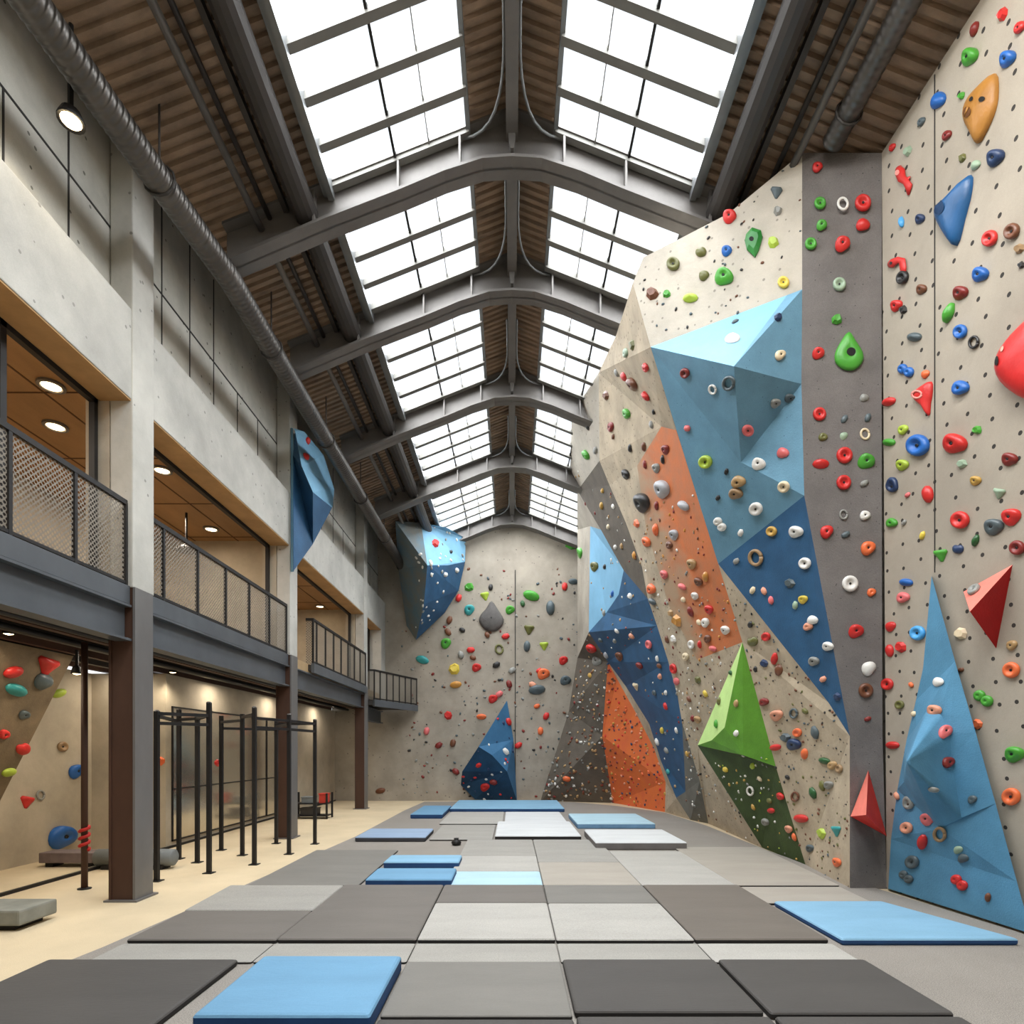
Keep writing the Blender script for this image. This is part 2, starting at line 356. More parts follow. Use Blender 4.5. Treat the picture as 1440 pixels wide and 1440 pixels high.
BOT = [(0, 8.60), (.35, 8.575), (.8, 8.43), (1.3, 8.22), (2.2, 7.87), (3.42, 7.35)]
def zbot(x):
    x = abs(x)
    for (a, za), (b, zb) in zip(BOT, BOT[1:]):
        if x <= b: return za + (zb - za) * (x - a) / (b - a)
    return BOT[-1][1] - .41 * (x - BOT[-1][0])
BL = ['nearest arched steel roof beam spanning the hall', 'second arched steel roof beam from the front', 'third arched steel roof beam down the hall',
      'fourth arched steel roof beam, last but one', 'farthest steel roof beam against top of back wall']
for yb, lab in zip(YB, BL):
    t = thing('roof_beam', (0, yb, 8.6), lab, 'roof beam', 'arched roof beams')
    XL, XR = -3.42, 4.3
    xs = [XL, -3, -2.6, -2.2, -1.75, -1.3, -1.05, -.8, -.55, -.35, -.15, 0, .15, .35, .55, .8, 1.05, 1.3, 1.75, 2.2, 2.7, 3.2, 3.8, XR]
    m = MB(); b = 0
    for i in range(len(xs) - 1):
        a, c = xs[i], xs[i + 1]
        m.prism([(a, yb - .015, zbot(a)), (c, yb - .015, zbot(c)), (c, yb - .015, hz(c) - .02), (a, yb - .015, hz(a) - .02)], (0, .03, 0))
    m.build('web', STEEL, t)
    for nm, fn, th in (('bottom_flange', zbot, .035), ('top_flange', lambda x: hz(x) - .035, .03)):
        m = MB(); n = len(xs)
        for x in xs:
            z = fn(x); m.v += [Vector((x, yb - .14, z)), Vector((x, yb + .14, z)), Vector((x, yb + .14, z + th)), Vector((x, yb - .14, z + th))]
        for i in range(n - 1):
            for k in range(4):
                k2 = (k + 1) % 4; m.f.append((4*i + k, 4*i + k2, 4*i + 4 + k2, 4*i + 4 + k)); m.m.append(0)
        m.f += [(0, 1, 2, 3), (4*n - 4, 4*n - 3, 4*n - 2, 4*n - 1)]; m.m += [0, 0]
        m.build(nm, STEEL, t)
    for x in (-2.35, -1.35, -.62, .62, 1.35, 2.35):
        MB().box(x - .012, x + .012, yb - .12, yb - .016, zbot(x) + .03, hz(x) - .035).build('stiffener', STEEL, t)
    MB().prism([(-.075, yb - .015, hz(0) - .04), (.075, yb - .015, hz(0) - .04), (.02, yb - .015, 8.72), (-.02, yb - .015, 8.72)], (0, -.1, 0)).build('stiffener', STEEL, t)
# ridge beam, braces
t = thing('ridge_beam', (0, 8, 8.9), 'long steel ridge beam running under the roof apex', 'roof beam')
MB().box(-.015, .015, Y0, YEND, 8.92, 9.2).build('web', STEEL, t)
MB().box(-.07, .07, Y0, YEND, 8.90, 8.925).build('bottom_flange', STEEL, t)
bl = ['before nearest', 'before second', 'before third', 'before fourth', 'before farthest']
for yb, w in zip(YB, bl):
    for sx, sd in ((-1, 'left'), (1, 'right')):
        m = MB(); p = []
        for k in range(9):
            a = k / 8; e = a ** 2.2
            p.append((sx * (.085 + .50 * e), yb - 1.0 + .94 * math.sin(a * math.pi / 2), 8.95 - .02 - .04 * e))
        m.tube([(sx * .085, yb - 1.7, 8.94)] + p, .016, 6)
        tag(m.build('ridge_brace', FRAME_G, smooth=True), f'thin curved brace rod {w} roof beam, {sd} of the ridge', 'brace', 'curved ridge braces', 'thing')
# skylights
bays = [(Y0, YB[0] - .03)] + [(YB[i] + .03, YB[i + 1] - .03) for i in range(4)]
wi = 0
for bi, (ya, yb) in enumerate(bays):
    for sx in (-1, 1):
        wi += 1
        x0, x1 = .52, 2.16
        w = node(f'window_{wi}', (sx * 1.3, (ya + yb) / 2, hz(1.3)))
        MB().poly([(sx * x0, ya, hz(x0) + .03), (sx * x1, ya, hz(x1) + .03), (sx * x1, yb, hz(x1) + .03), (sx * x0, yb, hz(x0) + .03)]).build('pane', glass(), w)
        m = MB()
        for x, wd in ((x0, .05), (x1, .07)):
            m.box(sx * x - wd / 2, sx * x + wd / 2, ya, yb, hz(x) - (.16 if x > 1 else .06), hz(x) + .03)
        m.box(min(sx * 2.19, sx * 2.25), max(sx * 2.19, sx * 2.25), ya, yb, hz(2.22) - .1, hz(2.22) + .05)
        m.build('frame', FRAME_G, w)
        y = yb - .12 if bi else yb - .05
        st = .45 if bi < 2 else .5
        while y > max(ya, 2.0) + .05:
            MB().beam((sx * x0, y, hz(x0) - .045), (sx * x1, y, hz(x1) - .045), .085, .08).build('glazing_bar', ALU, w)
            y -= st
        for x, wd in ((1.38, .03), (.98, .012)):
            MB().beam((sx * x, ya, hz(x) - .03), (sx * x, yb, hz(x) - .03), wd, .05).build('mullion', BLACK if wd > .02 else ALU, w)
# purlins and the box gutters along the skylights
for sx, sd in ((-1, 'left'), (1, 'right')):
    for bi, (ya, yb) in enumerate(bays):
        wd = ['in the nearest roof bay', 'in the second roof bay', 'in the third roof bay', 'in the fourth roof bay', 'in the farthest roof bay'][bi]
        m = MB().tube([(sx * 2.46, ya, hz(2.46) - .21), (sx * 2.46, yb, hz(2.46) - .21)], .14, 14)
        m.box(sx * 2.46 - .05, sx * 2.46 + .05, ya, yb, hz(2.46) - .08, hz(2.46) - .03)
        tag(m.build('eaves_tube', STEEL_D, smooth=False), f'round dark tube beside the {sd} skylight {wd}', 'roof tube', 'skylight side tubes', 'thing')
        m = MB().box(sx * 2.70 - .03, sx * 2.70 + .03, ya, yb, hz(2.7) - .09, hz(2.7) - .02)
        tag(m.build('deck_batten', STEEL_D), f'flat dark batten edging the {sd} roof deck {wd}', 'batten', 'deck battens', 'thing')
        if sx < 0 or bi == 0:
            for k, xx, zz in ((0, 3.0, .16), (1, 2.9, .07)):
                m = MB().tube([(sx * xx, ya, hz(xx) - zz), (sx * xx, yb, hz(xx) - zz)], .042 if k == 0 else .03, 8)
                tag(m.build('purlin', STEEL if k == 0 else STEEL_D, smooth=True), f'{"lower thick" if k == 0 else "upper thin"} purlin rod under the {sd} roof deck {wd}', 'purlin', 'purlin rods', 'thing')
# ducts
def duct(x_, z, r, ya, yb, label, bend=0):
    X_ = lambda y: x_ - bend * min(1.6, max(0, (6.6 - y) / 2.4))
    t = thing('ventilation_duct', (x_, ya, z), label, 'duct'); path, rs = [], []; y = ya
    while y < yb:
        x = X_(y); path += [(x, y, z), (x, y + .035, z), (x, y + .05, z)]; rs += [r, r, r * 1.06]; y += .065
    MB().tube(path, rs, 18).build('duct_tube', DUCT, t, smooth=True)
    y = 3.2
    while y < yb:
        m = MB(); x = X_(y)
        m.tube([(x + (r + .02) * math.cos(a / 12 * 2 * math.pi), y, z + (r + .02) * math.sin(a / 12 * 2 * math.pi)) for a in range(13)], .012, 6)
        m.tube([(x, y, z + r), (x, y, hz(x) + .02)], .01, 6)
        m.build('hanger_strap', STEEL_D, t); y += 2.3
    return t
duct(-3.3, 7.11, .13, -1.5, 17.2, 'long ribbed metal duct hung along top of left wall', .24)
duct(3.26, 7.77, .105, -1.5, 5.76, 'short ribbed metal duct ending behind dark grey column')

# ------------------------------------------------------------------ left side building
YC = [6.0, 10.25, 15.4]
wl = node('wall_left', (-4.25, 6, 6.2))
MB().box(-4.45, -4.25, Y0, YEND, 6.2, 8.4).build('upper_wall', CONC_U, wl)
j = MB(); zj = 7.13
j.box(-4.252, -4.245, Y0, YEND, zj - .012, zj + .012)
for yy in (3.3, 4.05, 4.75, 5.45, 6.9, 7.5, 8.1, 8.8, 9.5, 11.1, 11.9, 12.7, 13.5, 14.3, 16.2, 17):
    j.box(-4.252, -4.245, yy - .01, yy + .01, 6.2, zj)
    if int(yy * 10) % 3 == 0: j.box(-4.252, -4.245, yy - .01, yy + .01, zj, 8.3)
j.build('panel_joint', mat('dark panel joint', (48, 46, 43), .05), wl)  # dark strips mark the joints between wall panels
edges = [Y0] + YC + [YEND]
for i in range(4):
    ya = edges[i] + (.36 if i else 0); yb = edges[i + 1] if i < 3 else YEND
    MB().box(-4.36, -4.01, ya, yb, 5.3, 6.25).build('lintel', CONC_L, wl, bevel=.012)
    MB().box(-4.35, -4.02, ya, yb, 5.285, 5.305).build('lintel_soffit', mat('warm lit soffit', (176, 140, 94), .1, 3), wl)  # warm lamp light put into the colour of the lintel underside
# solid wall piece at far end beyond the last opening
MB().box(-4.36, -4.01, 17.45, YEND, 3.0, 5.3).build('end_pier', CONC_L, wl)
cl = ['nearest tall concrete column on left side', 'second concrete column on left, holding blue volume', 'farthest concrete column on the left side']
sl = ['nearest brown and grey steel column under the balcony', 'second steel column under the balcony behind pull-up frames', 'farthest steel column under the balcony']
for i, y in enumerate(YC):
    o = MB().box(-4.24, -4.0, y, y + .36, 3.32, 8.38).build('concrete_column', CONC_L, bevel=.015)
    MB().box(-4.5, -4.25, y + .005, y + .355, 3.33, 5.3).build('jamb', WARM, wl)
    tag(o, cl[i], 'column', 'concrete columns', 'thing')
    t = thing('steel_column', (-4.1, y, 0), sl[i], 'column', 'steel columns')
    MB().box(-4.23, -4.0, y + .015, y + .28, 0, 3.32).build('web', STEEL_BR, t)
    MB().box(-4.0, -3.975, y, y + .30, 0, 3.32).build('flange', STEEL_C, t)
    MB().box(-4.255, -4.23, y, y + .30, 0, 3.32).build('flange', STEEL_BR, t)
    MB().box(-4.29, -3.94, y - .03, y + .34, 0, .02).build('base_plate', STEEL_C, t)
# mezzanine shell
o = MB().box(-7.1, -4.05, Y0, YEND, 3.14, 3.32).build('floor', mat('mezzanine slab', (168, 142, 104), .08, 2, .8)); struct(o)
cg = node('ceiling', (-5.7, 6, 5.5)); MB().box(-7.1, -4.36, Y0, YEND, 5.5, 5.6).build('ceiling_board', WOOD, cg)
j = MB()
for yy in (2.6, 4.3, 6.2, 7.6, 9, 10.4, 12, 13.5, 15, 16.5): j.box(-7, -4.4, yy - .01, yy + .01, 5.494, 5.502)
for xx in (-5.1, -5.9): j.box(xx - .01, xx + .01, Y0, YEND, 5.494, 5.502)
j.build('board_joint', mat('board joint', (84, 56, 34), .05), cg)
wm = MB().box(-7.2, -7.0, Y0, YEND, 3.3, 5.6).build('wall_mezzanine', WARM); struct(wm)
# partitions that close each mezzanine room behind its column
for y in (10.6, 15.8):
    struct(MB().box(-7.0, -4.5, y, y + .1, 3.32, 5.5).build('wall_partition', WARM))
# black frames of the openings
wn = 20
for i in range(4):
    ya = edges[i] + (.37 if i else 0); yb = (edges[i + 1] if i < 3 else 17.45) - .01
    wn += 1; w = node(f'window_{wn}', (-4.36, (ya + yb) / 2, 4.3))
    m = MB().box(-4.42, -4.36, ya, yb, 5.24, 5.3).box(-4.42, -4.36, yb - .05, yb, 3.33, 5.3)
    m.box(-4.42, -4.36, ya, ya + .05, 3.33, 5.3)
    if i == 0: m.box(-4.42, -4.36, 4.85, 4.91, 3.33, 5.3)
    m.build('frame', BLACK, w)
# balconies: slab edge channel + I beam + railing
bspan = [(Y0, 6.0, -4.03, -4.03), (6.32, 10.25, -4.03, -4.03), (11.3, 15.4, -3.93, -3.93), (15.75, 17.85, -3.8, -2.95)]
names = ['nearest', 'second', 'third', 'farthest']
for i, (ya, yb, xa, xb) in enumerate(bspan):
    zf = 3.32 if i < 3 else 3.0
    t = thing('balcony_edge', (xa, ya, 2.75), f'grey steel edge of the {names[i]} balcony bay with channel and beam', 'balcony edge', 'steel balcony edges')
    D = Vector((xb - xa, yb - ya, 0)).normalized(); Nn = Vector((-D.y, D.x, 0))
    def P(y, off, z):
        a = (y - ya) / (yb - ya); return Vector((xa + (xb - xa) * a, y, z)) + Nn * off
    MB().prism([P(ya, 0, zf - .18), P(ya, .06, zf - .18), P(ya, .06, zf + .01), P(ya, 0, zf + .01)], P(yb, 0, 0) - P(ya, 0, 0)).build('edge_channel', STEEL_B, t)
    if i >= 2:
        MB().prism([P(ya, .06, zf - .14), P(yb, .06, zf - .14), Vector((-4.4, yb, zf - .14)), Vector((-4.4, ya, zf - .14))], (0, 0, .12)).build('slab', STEEL_D, t)
    yw = ya if i < 2 else edges[i] + .36
    ye = yb if i < 3 else 17.7
    xw = -4.1
    m = MB().box(xw - .015, xw + .015, yw, ye, zf - .56, zf - .2)
    m.box(xw - .09, xw + .09, yw, ye, zf - .57, zf - .545).box(xw - .09, xw + .09, yw, ye, zf - .215, zf - .19)
    m.build('edge_beam', STEEL_B, t)
    # railing
    r = thing('balcony_railing', (xa, ya, zf), f'black steel railing of the {names[i]} balcony bay with fine mesh infill', 'railing', 'balcony railings')
    xo = .03
    zt = zf + .88 if i < 3 else zf + .82
    MB().beam(P(max(ya, .5), xo, zt), P(yb - .02, xo, zt), .04, .05).build('top_rail', BLACK, r)
    MB().beam(P(max(ya, .5), xo, zf + .04), P(yb - .02, xo, zf + .04), .03, .03).build('bottom_rail', BLACK, r)
    step = [.69, .72, .55, .3][i]; y = yb - .03; ys = []
    while y > max(ya, .8): ys.append(y); y -= step
    if i: ys.append(ya + .02)
    for y in ys:
        MB().beam(P(y, xo, zf - .1), P(y, xo, zt), .035, .035, up=(0, 1, 0)).build('post', BLACK, r)
    m = MB(); m.poly([P(max(ya, .5), xo, zf + .04), P(yb - .02, xo, zf + .04), P(yb - .02, xo, zt), P(max(ya, .5), xo, zt)])
    m.build('mesh_infill', mesh_screen(), r, uvfn=lambda v: (v.y, v.z))
    if i >= 2:
        m = MB().beam(P(ya + .02, xo, zt), (-4.1, ya + .02, zt), .04, .05)
        m.build('return_rail', BLACK, r)
        m = MB(); m.poly([P(ya + .02, xo, zf), (-4.1, ya + .02, zf), (-4.1, ya + .02, zt), P(ya + .02, xo, zt)])
        m.build('mesh_infill', mesh_screen(), r, uvfn=lambda v: (v.x, v.z))
# downlights of the mezzanine
def area(loc, size, power, color, rot=(0, 0, 0), shape='DISK', sy=None):
    l = bpy.data.lights.new('lamp', 'AREA'); l.shape = shape; l.size = size
    if sy: l.size_y = sy
    l.energy = power; l.color = color
    o = bpy.data.objects.new('area_lamp', l); o.location = loc; o.rotation_euler = rot; COL.objects.link(o); return o
LENS = emis('warm lamp lens', (255, 226, 176), 9)
dl = [(72, 541, 'on nearest mezzanine ceiling, the higher one'), (78, 598, 'on nearest mezzanine ceiling, above the railing'),
      (228, 660, 'in second mezzanine room beside the column'), (297, 743, 'in second mezzanine room, low and central'), (349, 729, 'in second mezzanine room, near the lintel'),
      (337, 777, 'in second mezzanine room, lower left of a pair'), (354, 768, 'in second mezzanine room, upper right of a pair'), (450, 852, 'in third mezzanine room')]
for x, y, w in dl:
    s = (HY - y) / (5.5 - CZ); p = Vector(((x - HX) / s, F / s, 5.5))
    p.x = max(p.x, -6.8)
    t = thing('downlight', p, f'round glowing downlight {w}', 'ceiling light', 'mezzanine downlights')
    MB().lathe([(.13, 5.5), (.13, 5.475), (.10, 5.47), (.09, 5.488)], (p.x, p.y, 0), 20).build('trim_ring', STEEL, t, smooth=False)
    MB().lathe([(.002, 5.485), (.088, 5.485), (.088, 5.480), (.002, 5.478)], (p.x, p.y, 0), 20).build('lens', LENS, t)
for y in (3.2, 5.2, 7.4, 9.3, 12, 14.2, 16.6):
    area((-5.6, y, 5.42), .35, 28, (1, .86, .70))
# pendant lamp in the second room
t = thing('pendant_lamp', (-5.35, 9.3, 5.5), 'pendant lamp on a black rod in second mezzanine room', 'lamp')
MB().tube([(-5.35, 9.35, 5.5), (-5.35, 9.35, 5.0)], .018, 8).build('rod', BLACK, t)
MB().lathe([(.02, 5.0), (.05, 4.97), (.16, 4.90), (.17, 4.87), (.15, 4.87)], (-5.35, 9.35, 0), 20).build('lamp_shade', STEEL, t)
MB().lathe([(.002, 4.88), (.145, 4.88), (.145, 4.872), (.002, 4.87)], (-5.35, 9.35, 0), 20).build('lens', LENS, t)

# ------------------------------------------------------------------ under the balcony
WX = -6.8
wv = node('wall_left', (WX, 5, 0))
m = MB(); m.poly([(WX, Y0, 0), (WX, 9.2, 0), (WX, 9.2, 2.84), (WX, Y0, 2.84)])
m.poly([(WX, 9.2, 0), (-5.6, 9.2, 0), (-5.6, 9.2, 2.84), (WX, 9.2, 2.84)])
m.poly([(-5.6, 9.2, 0), (-5.6, YEND, 0), (-5.6, YEND, 2.84), (-5.6, 9.2, 2.84)])
m.build('wall_face', WARM, wv); reg(m, 'lower left wall')
o = MB().box(-5.62, -5.57, Y0, YEND, 0, .035).build('baseboard_left', BLACK); struct(o)
# under-ceiling with joists
uc = node('ceiling', (-5.5, 6, 3.0))
MB().box(-7.0, -4.25, Y0, YEND, 3.08, 3.13).build('ceiling_board', mat('dark soffit', (58, 46, 38), .15, 2), uc)
for k, xx in enumerate((-4.45, -4.85, -5.3, -5.75, -6.2, -6.6)):
    m = MB().box(xx - .045, xx + .045, Y0, YEND, 2.86, 3.08)
    tag(m.build('joist', STEEL_BR if k % 2 else STEEL_D), f'dark joist along the underside of the balcony, {["first", "second", "third", "fourth", "fifth", "sixth"][k]} in from hall', 'joist', 'balcony joists', 'thing')
t = thing('service_pipe', (-4.65, 5, 2.86), 'thin dark service pipe nearest hall under the balcony', 'pipe', 'service pipes')
MB().tube([(-4.65, Y0, 2.86), (-4.65, 17.5, 2.86)], 0.03, 8).build('pipe', STEEL_D, t, smooth=True)
for yy in (3.0, 5.2, 8.0, 11.0, 14.0): MB().box(-4.65 - .012, -4.65 + .012, yy, yy + .03, 2.86, 3.085).build('clamp', STEEL_D, t)
t = thing('service_pipe', (-5.05, 5, 2.84), 'black service pipe deeper under the balcony joists', 'pipe', 'service pipes')
MB().tube([(-5.05, Y0, 2.84), (-5.05, 17.5, 2.84)], 0.035, 8).build('pipe', BLACK, t, smooth=True)
for yy in (3.0, 5.2, 8.0, 11.0, 14.0): MB().box(-5.05 - .012, -5.05 + .012, yy, yy + .03, 2.84, 3.085).build('clamp', BLACK, t)
# mirror panels
for k in range(4):
    ya = 9.35 + k * 1.2
    t = thing('wall_mirror', (-5.6, ya, .1), f'tall framed mirror panel behind the pull-up frames, {["first", "second", "third", "fourth"][k]} from the front', 'mirror', 'wall mirrors')
    MB().box(-5.598, -5.585, ya + .02, ya + 1.16, .12, 2.3).build('pane', MIRROR, t)
    m = MB()
    for a, b, c, d in ((ya, ya + .025, .1, 2.32), (ya + 1.155, ya + 1.18, .1, 2.32), (ya, ya + 1.18, .1, .125), (ya, ya + 1.18, 2.3, 2.325), (ya, ya + 1.18, .95, .97)):
        m.box(-5.6, -5.575, a, b, c, d)
    m.build('frame', BLACK, t)
# overhanging mini wall on the far left
m = MB(); A_, B_ = (WX + .01, .85), (-5.78, 2.84)
m.poly([(A_[0], 3.5, A_[1]), (B_[0], 3.5, B_[1]), (B_[0], 7.5, B_[1]), (A_[0], 7.5, A_[1])])
reg(m, 'brown overhang')
m.poly([(A_[0], 7.5, A_[1]), (B_[0], 7.5, B_[1]), (A_[0], 7.5, B_[1])]); m.poly([(A_[0], 3.5, A_[1]), (B_[0], 3.5, B_[1]), (A_[0], 3.5, B_[1])])
m.poly([(A_[0], 3.5, B_[1]), (B_[0], 3.5, B_[1]), (B_[0], 7.5, B_[1]), (A_[0], 7.5, B_[1])])
tag(m.build('climbing_overhang', mat('brown overhang paint', (124, 108, 86), .15, 3, .75, bump=.2, fine=.1), weld=True), 'slanted brown climbing overhang under the balcony at far left', 'climbing wall', kind='thing')
# pull-up frames
ZR = 2.2
def rack(label, posts, bars, strap=None):
    c = Vector((sum(p[0] for p in posts) / len(posts), sum(p[1] for p in posts) / len(posts), 0))
    t = thing('pull_up_frame', c, label, 'pull-up frame', 'black pull-up frames')
    for x, y, h in posts:
        p = MB().beam((x, y, 0), (x, y, h), .05, .05, up=(0, 1, 0)).build('post', BLACK, t)
        MB().box(x - .06, x + .06, y - .06, y + .06, 0, .012).build('foot_plate', BLACK, p)
    for a, b, z in bars:
        MB().beam((posts[a][0], posts[a][1], z), (posts[b][0], posts[b][1], z), .04, .04).build('bar', BLACK, t)
    for x, y, h in posts[:3]:
        MB().lathe([(.03, h - .01), (.034, h), (.02, h + .012)], (x, y, 0), 8).build('post_cap', STEEL, t)
    return t
rack('nearest black pull-up frame just right of the steel column', [(-4.34, 6.95, 2.08), (-3.94, 7.4, 2.22), (-4.9, 8.37, 2.2), (-4.48, 8.1, 2.1)],
     [(0, 1, 2.05), (0, 1, 1.93), (1, 3, 2.05), (0, 2, 2.02), (2, 3, 2.05)])
rack('farther long black pull-up frame with twin top bars', [(-3.6, 7.95, 2.2), (-3.43, 8.75, 2.15), (-3.36, 9.7, 2.12), (-4.65, 9.1, 2.15), (-4.1, 8.65, 2.15), (-4.04, 9.75, 2.1)],
     [(0, 1, 2.05), (1, 2, 2.05), (0, 1, 1.92), (1, 2, 1.92), (0, 4, 2.1), (3, 4, 2.05), (1, 5, 2.0), (2, 5, 2.05), (3, 5, 1.95)])
t = thing('climbing_pole', (-4.93, 6.56, 0), 'single thin dark pole left of the nearest steel column', 'pole')
MB().tube([(-4.93, 6.56, 0), (-4.93, 6.56, 2.84)], .035, 10).build('pole', STEEL_BR, t, smooth=True)
MB().lathe([(.07, 0), (.07, .012), (.04, .02)], (-4.93, 6.56, 0), 12).build('foot_plate', BLACK, t)
m = MB().tube([(-4.93 + .045 * math.cos(a * .9), 6.56 + .045 * math.sin(a * .9), .45 + a * .012) for a in range(24)], .02, 6)
tag(m.build('strap', mat('red strap', (190, 46, 40), .1, 5), t, smooth=True), 'red strap wound round the pole')
# benches
t = thing('low_bench', (-4.8, 5.2, 0), 'short grey low bench cut off by left picture edge', 'bench')
MB().box(-5.6, -4.33, 5.0, 5.42, .05, .19).build('pad', mat('weathered grey pad', (128, 128, 118), .12, 4, .8), t, bevel=.02)
MB().box(-5.5, -4.42, 5.06, 5.36, 0, .05).build('base', BLACK, t)
t = thing('roller_bench', (-5.1, 7.6, 0), 'rounded grey padded bench behind the nearest steel column', 'bench')
MB().tube([(-5.62, 7.7, .15), (-5.6, 7.7, .15), (-4.58, 7.7, .15), (-4.56, 7.7, .15)], [.09, .115, .115, .09], 16).build('pad', RUBBER, t, smooth=True)
for xx in (-5.5, -4.8): MB().box(xx, xx + .12, 7.6, 7.8, 0, .06).build('foot', BLACK, t)
t = thing('timber_bench', (-6.1, 7.9, 0), 'low purple grey plank bench beside the lower left wall', 'bench')
MB().box(-6.45, -5.72, 7.75, 8.05, .06, .2).build('seat', BWOOD, t, bevel=.01)
for xx in (-6.4, -5.9): MB().box(xx, xx + .1, 7.8, 8.0, 0, .06).build('foot', BLACK, t)
# equipment shelf far back
t = thing('storage_rack', (-4.7, 13.4, 0), 'low black storage rack at far end under balcony', 'rack')
for x in (-5.1, -4.3):
    for y in (13.2, 13.6): MB().box(x - .02, x + .02, y - .02, y + .02, 0, .6).build('post', BLACK, t)
for z in (.06, .34): MB().box(-5.1, -4.3, 13.2, 13.6, z, z + .025).build('shelf', BLACK, t)
def crate(x, y, z, sx, sz, m_, lab, cat='box'):
    t = thing('storage_box', (x, y, z), lab, cat, 'boxes on the storage rack')
    MB().box(x - sx, x + sx, y - .12, y + .12, z, z + sz).build('box_body', m_, t, bevel=.01)
    MB().box(x - sx - .01, x + sx + .01, y - .13, y + .13, z + sz, z + sz + .025).build('lid', m_, t)
crate(-4.42, 13.4, .365, .09, .2, mat('red crate', (190, 60, 46), .1, 4), 'small red box on top shelf of the storage rack')
crate(-4.78, 13.4, .365, .14, .12, RUBBER, 'grey box left of the red box on storage rack')
crate(-4.75, 13.4, .085, .2, .14, STEEL_D, 'dark box on the bottom shelf of storage rack')
# spot lamps below the joists
def spot(p, label, power=18, r=.06, drop=.25, lens_mat=None):
    t = thing('spot_lamp', p, label, 'lamp', 'small spot lamps'); x, y, z = p
    MB().tube([(x, y, z + drop), (x, y, z + .08)], .018, 8).build('stem', BLACK, t)
    MB().lathe([(.02, z + .11), (r * .7, z + .09), (r, z + .02), (r, z), (r * .8, z + .01)], (x, y, 0), 16).build('lamp_shade', BLACK, t, smooth=False)
    MB().lathe([(.002, z + .015), (r * .8, z + .015), (r * .7, z + .002), (.002, z - .01)], (x, y, 0), 16).build('lens', LENS, t)
    l = bpy.data.lights.new('lamp', 'SPOT'); l.energy = power * 2; l.color = (1, .86, .66); l.spot_size = 2.6; l.spot_blend = .6; l.shadow_soft_size = .05
    o = bpy.data.objects.new('spot_light', l); o.location = (x, y, z - .03); COL.objects.link(o)
spot(at(108, 948, 7.0), 'bright small spot lamp by the top of the thin pole', 20, drop=.3)
spot(at(243, 946, 9.0), 'small white spot lamp above the nearest pull-up frame', 20, drop=.25)
spot(at(12, 892, 6.3), 'small spot lamp in the dark joists at left edge', 16, drop=.1)
for y in (4.5, 7.5, 10.5, 13.0, 16.0): area((-5.2, y, 2.82), .4, 16, (1, .88, .72))
for y in (6.0, 9.0): area((-6.2, y, 2.82), .3, 9, (1, .88, .72))
# hall spot lamps on left
spot(at(100, 172, 4.77), 'large round spot lamp lit high on left wall under duct', 14, r=.1, drop=.82)
spot(at(368, 424, 8.2), 'glowing spot lamp under roof deck beyond nearest beam', 6, r=.06, drop=.5)
spot(at(543, 720, 15.6), 'tiny spot lamp at the far end of long duct', 6, r=.08, drop=.5)

# ------------------------------------------------------------------ back wall
bw = node('wall_back', (0, YEND, 0))
m = MB()
gx = [-5.7 + 11.1 * k / 14 for k in range(15)]
for a, b in zip(gx, gx[1:]): m.poly([(a, YEND, 0), (b, YEND, 0), (b, YEND, max(hz(b) + .05, 8.5 if a < -3.7 else 0)), (a, YEND, max(hz(a) + .05, 8.5 if a < -3.7 else 0))])
reg(m, 'back wall'); m.build('wall_face', CONC_B, bw, weld=True)
MB().box(.09, .115, YEND - .012, YEND, 0, 7.3).build('panel_joint', mat('dark panel joint', (48, 46, 43)), bw)

# ------------------------------------------------------------------ the faceted climbing wall
def pl(x, y):                         # the leaning main plane: 4.2 m out at the floor, 1.6 m at the roof
    return F * 3.7 / ((x - HX) + .31 * (HY - y))
V = {}
def vd(**k):
    for n, p in k.items():
        x, y = p[:2]; d = p[2] if len(p) > 2 else pl(x, y)
        V[n] = (at(x, y, d), (x, y))
vd(A=(1128, 215, 6.0), A1=(1025, 300, 6.42), A2=(905, 362, 6.97), A3=(890, 398, 7.06), L=(915, 488, 7.0), T=(1107, 415, 6.18), T2=(1128, 407, 6.1),
   R=(1127, 540, 6.2), M=(1131, 697, 6.35), N=(1195, 1035, 6.5), NB=(1165, 988, 6.75), G0=(1195, 1250, 6.56), B=(1010, 793, 7.9),
   G1=(1133, 1217, 7.9), G2=(1072, 1192, 9.3), G3=(1012, 1165, 11.6), G4=(996, 1158, 12.4), G5=(971, 1153, 13.05), G6=(935, 1142, 14.7), G7=(862, 1129, 17.3), G8=(760, 1126.5, 17.92),
   S1=(866, 473, 8.7), S2=(842, 524, 10.4), S3=(804, 584, 12), S4=(802, 655, 14), H1=(812, 690, 14.6), S6=(812, 745, 17.5), E=(843, 648, 11.6),
   K1=(857, 682), K2=(880, 735), K3=(903, 798), K4=(911, 842, 11.4), H2=(845, 745), H3=(877, 802, 12.5), LB1=(830, 740, 15.0), LB2=(828, 889, 15.6),
   LP1=(853, 861, 14.4), LP2=(870, 836, 13.2), D1=(924, 880), D2=(940, 931), D3=(953, 980), D4=(959, 1015, 11.7), D6=(962, 1069), D7=(964, 1113), D8=(951, 1122, 13.6),
   X1=(929, 1069, 14.4), X2=(913, 1018, 14.5), X3=(880, 965, 15.5), X4=(855, 931, 15.8), Z1=(936, 1100, 14.6), Z2=(920, 1053, 14.9), Z3=(895, 1004, 15.4), Z4=(868, 955, 15.8),
   Q1=(847, 1035, 16.6), Cb=(812, 800, 17.5), C2=(812, 925, 17.6), C3=(800, 1000, 17.75), W=(984, 1098, 11.8), gL=(981, 1048, 11.3), gT=(1044, 903, 8.05), gR=(1091, 1078, 8.1),
   O1=(951, 605), O2=(930, 600), O3=(896, 655), O4=(908, 740), O5=(940, 850), O6=(980, 928))
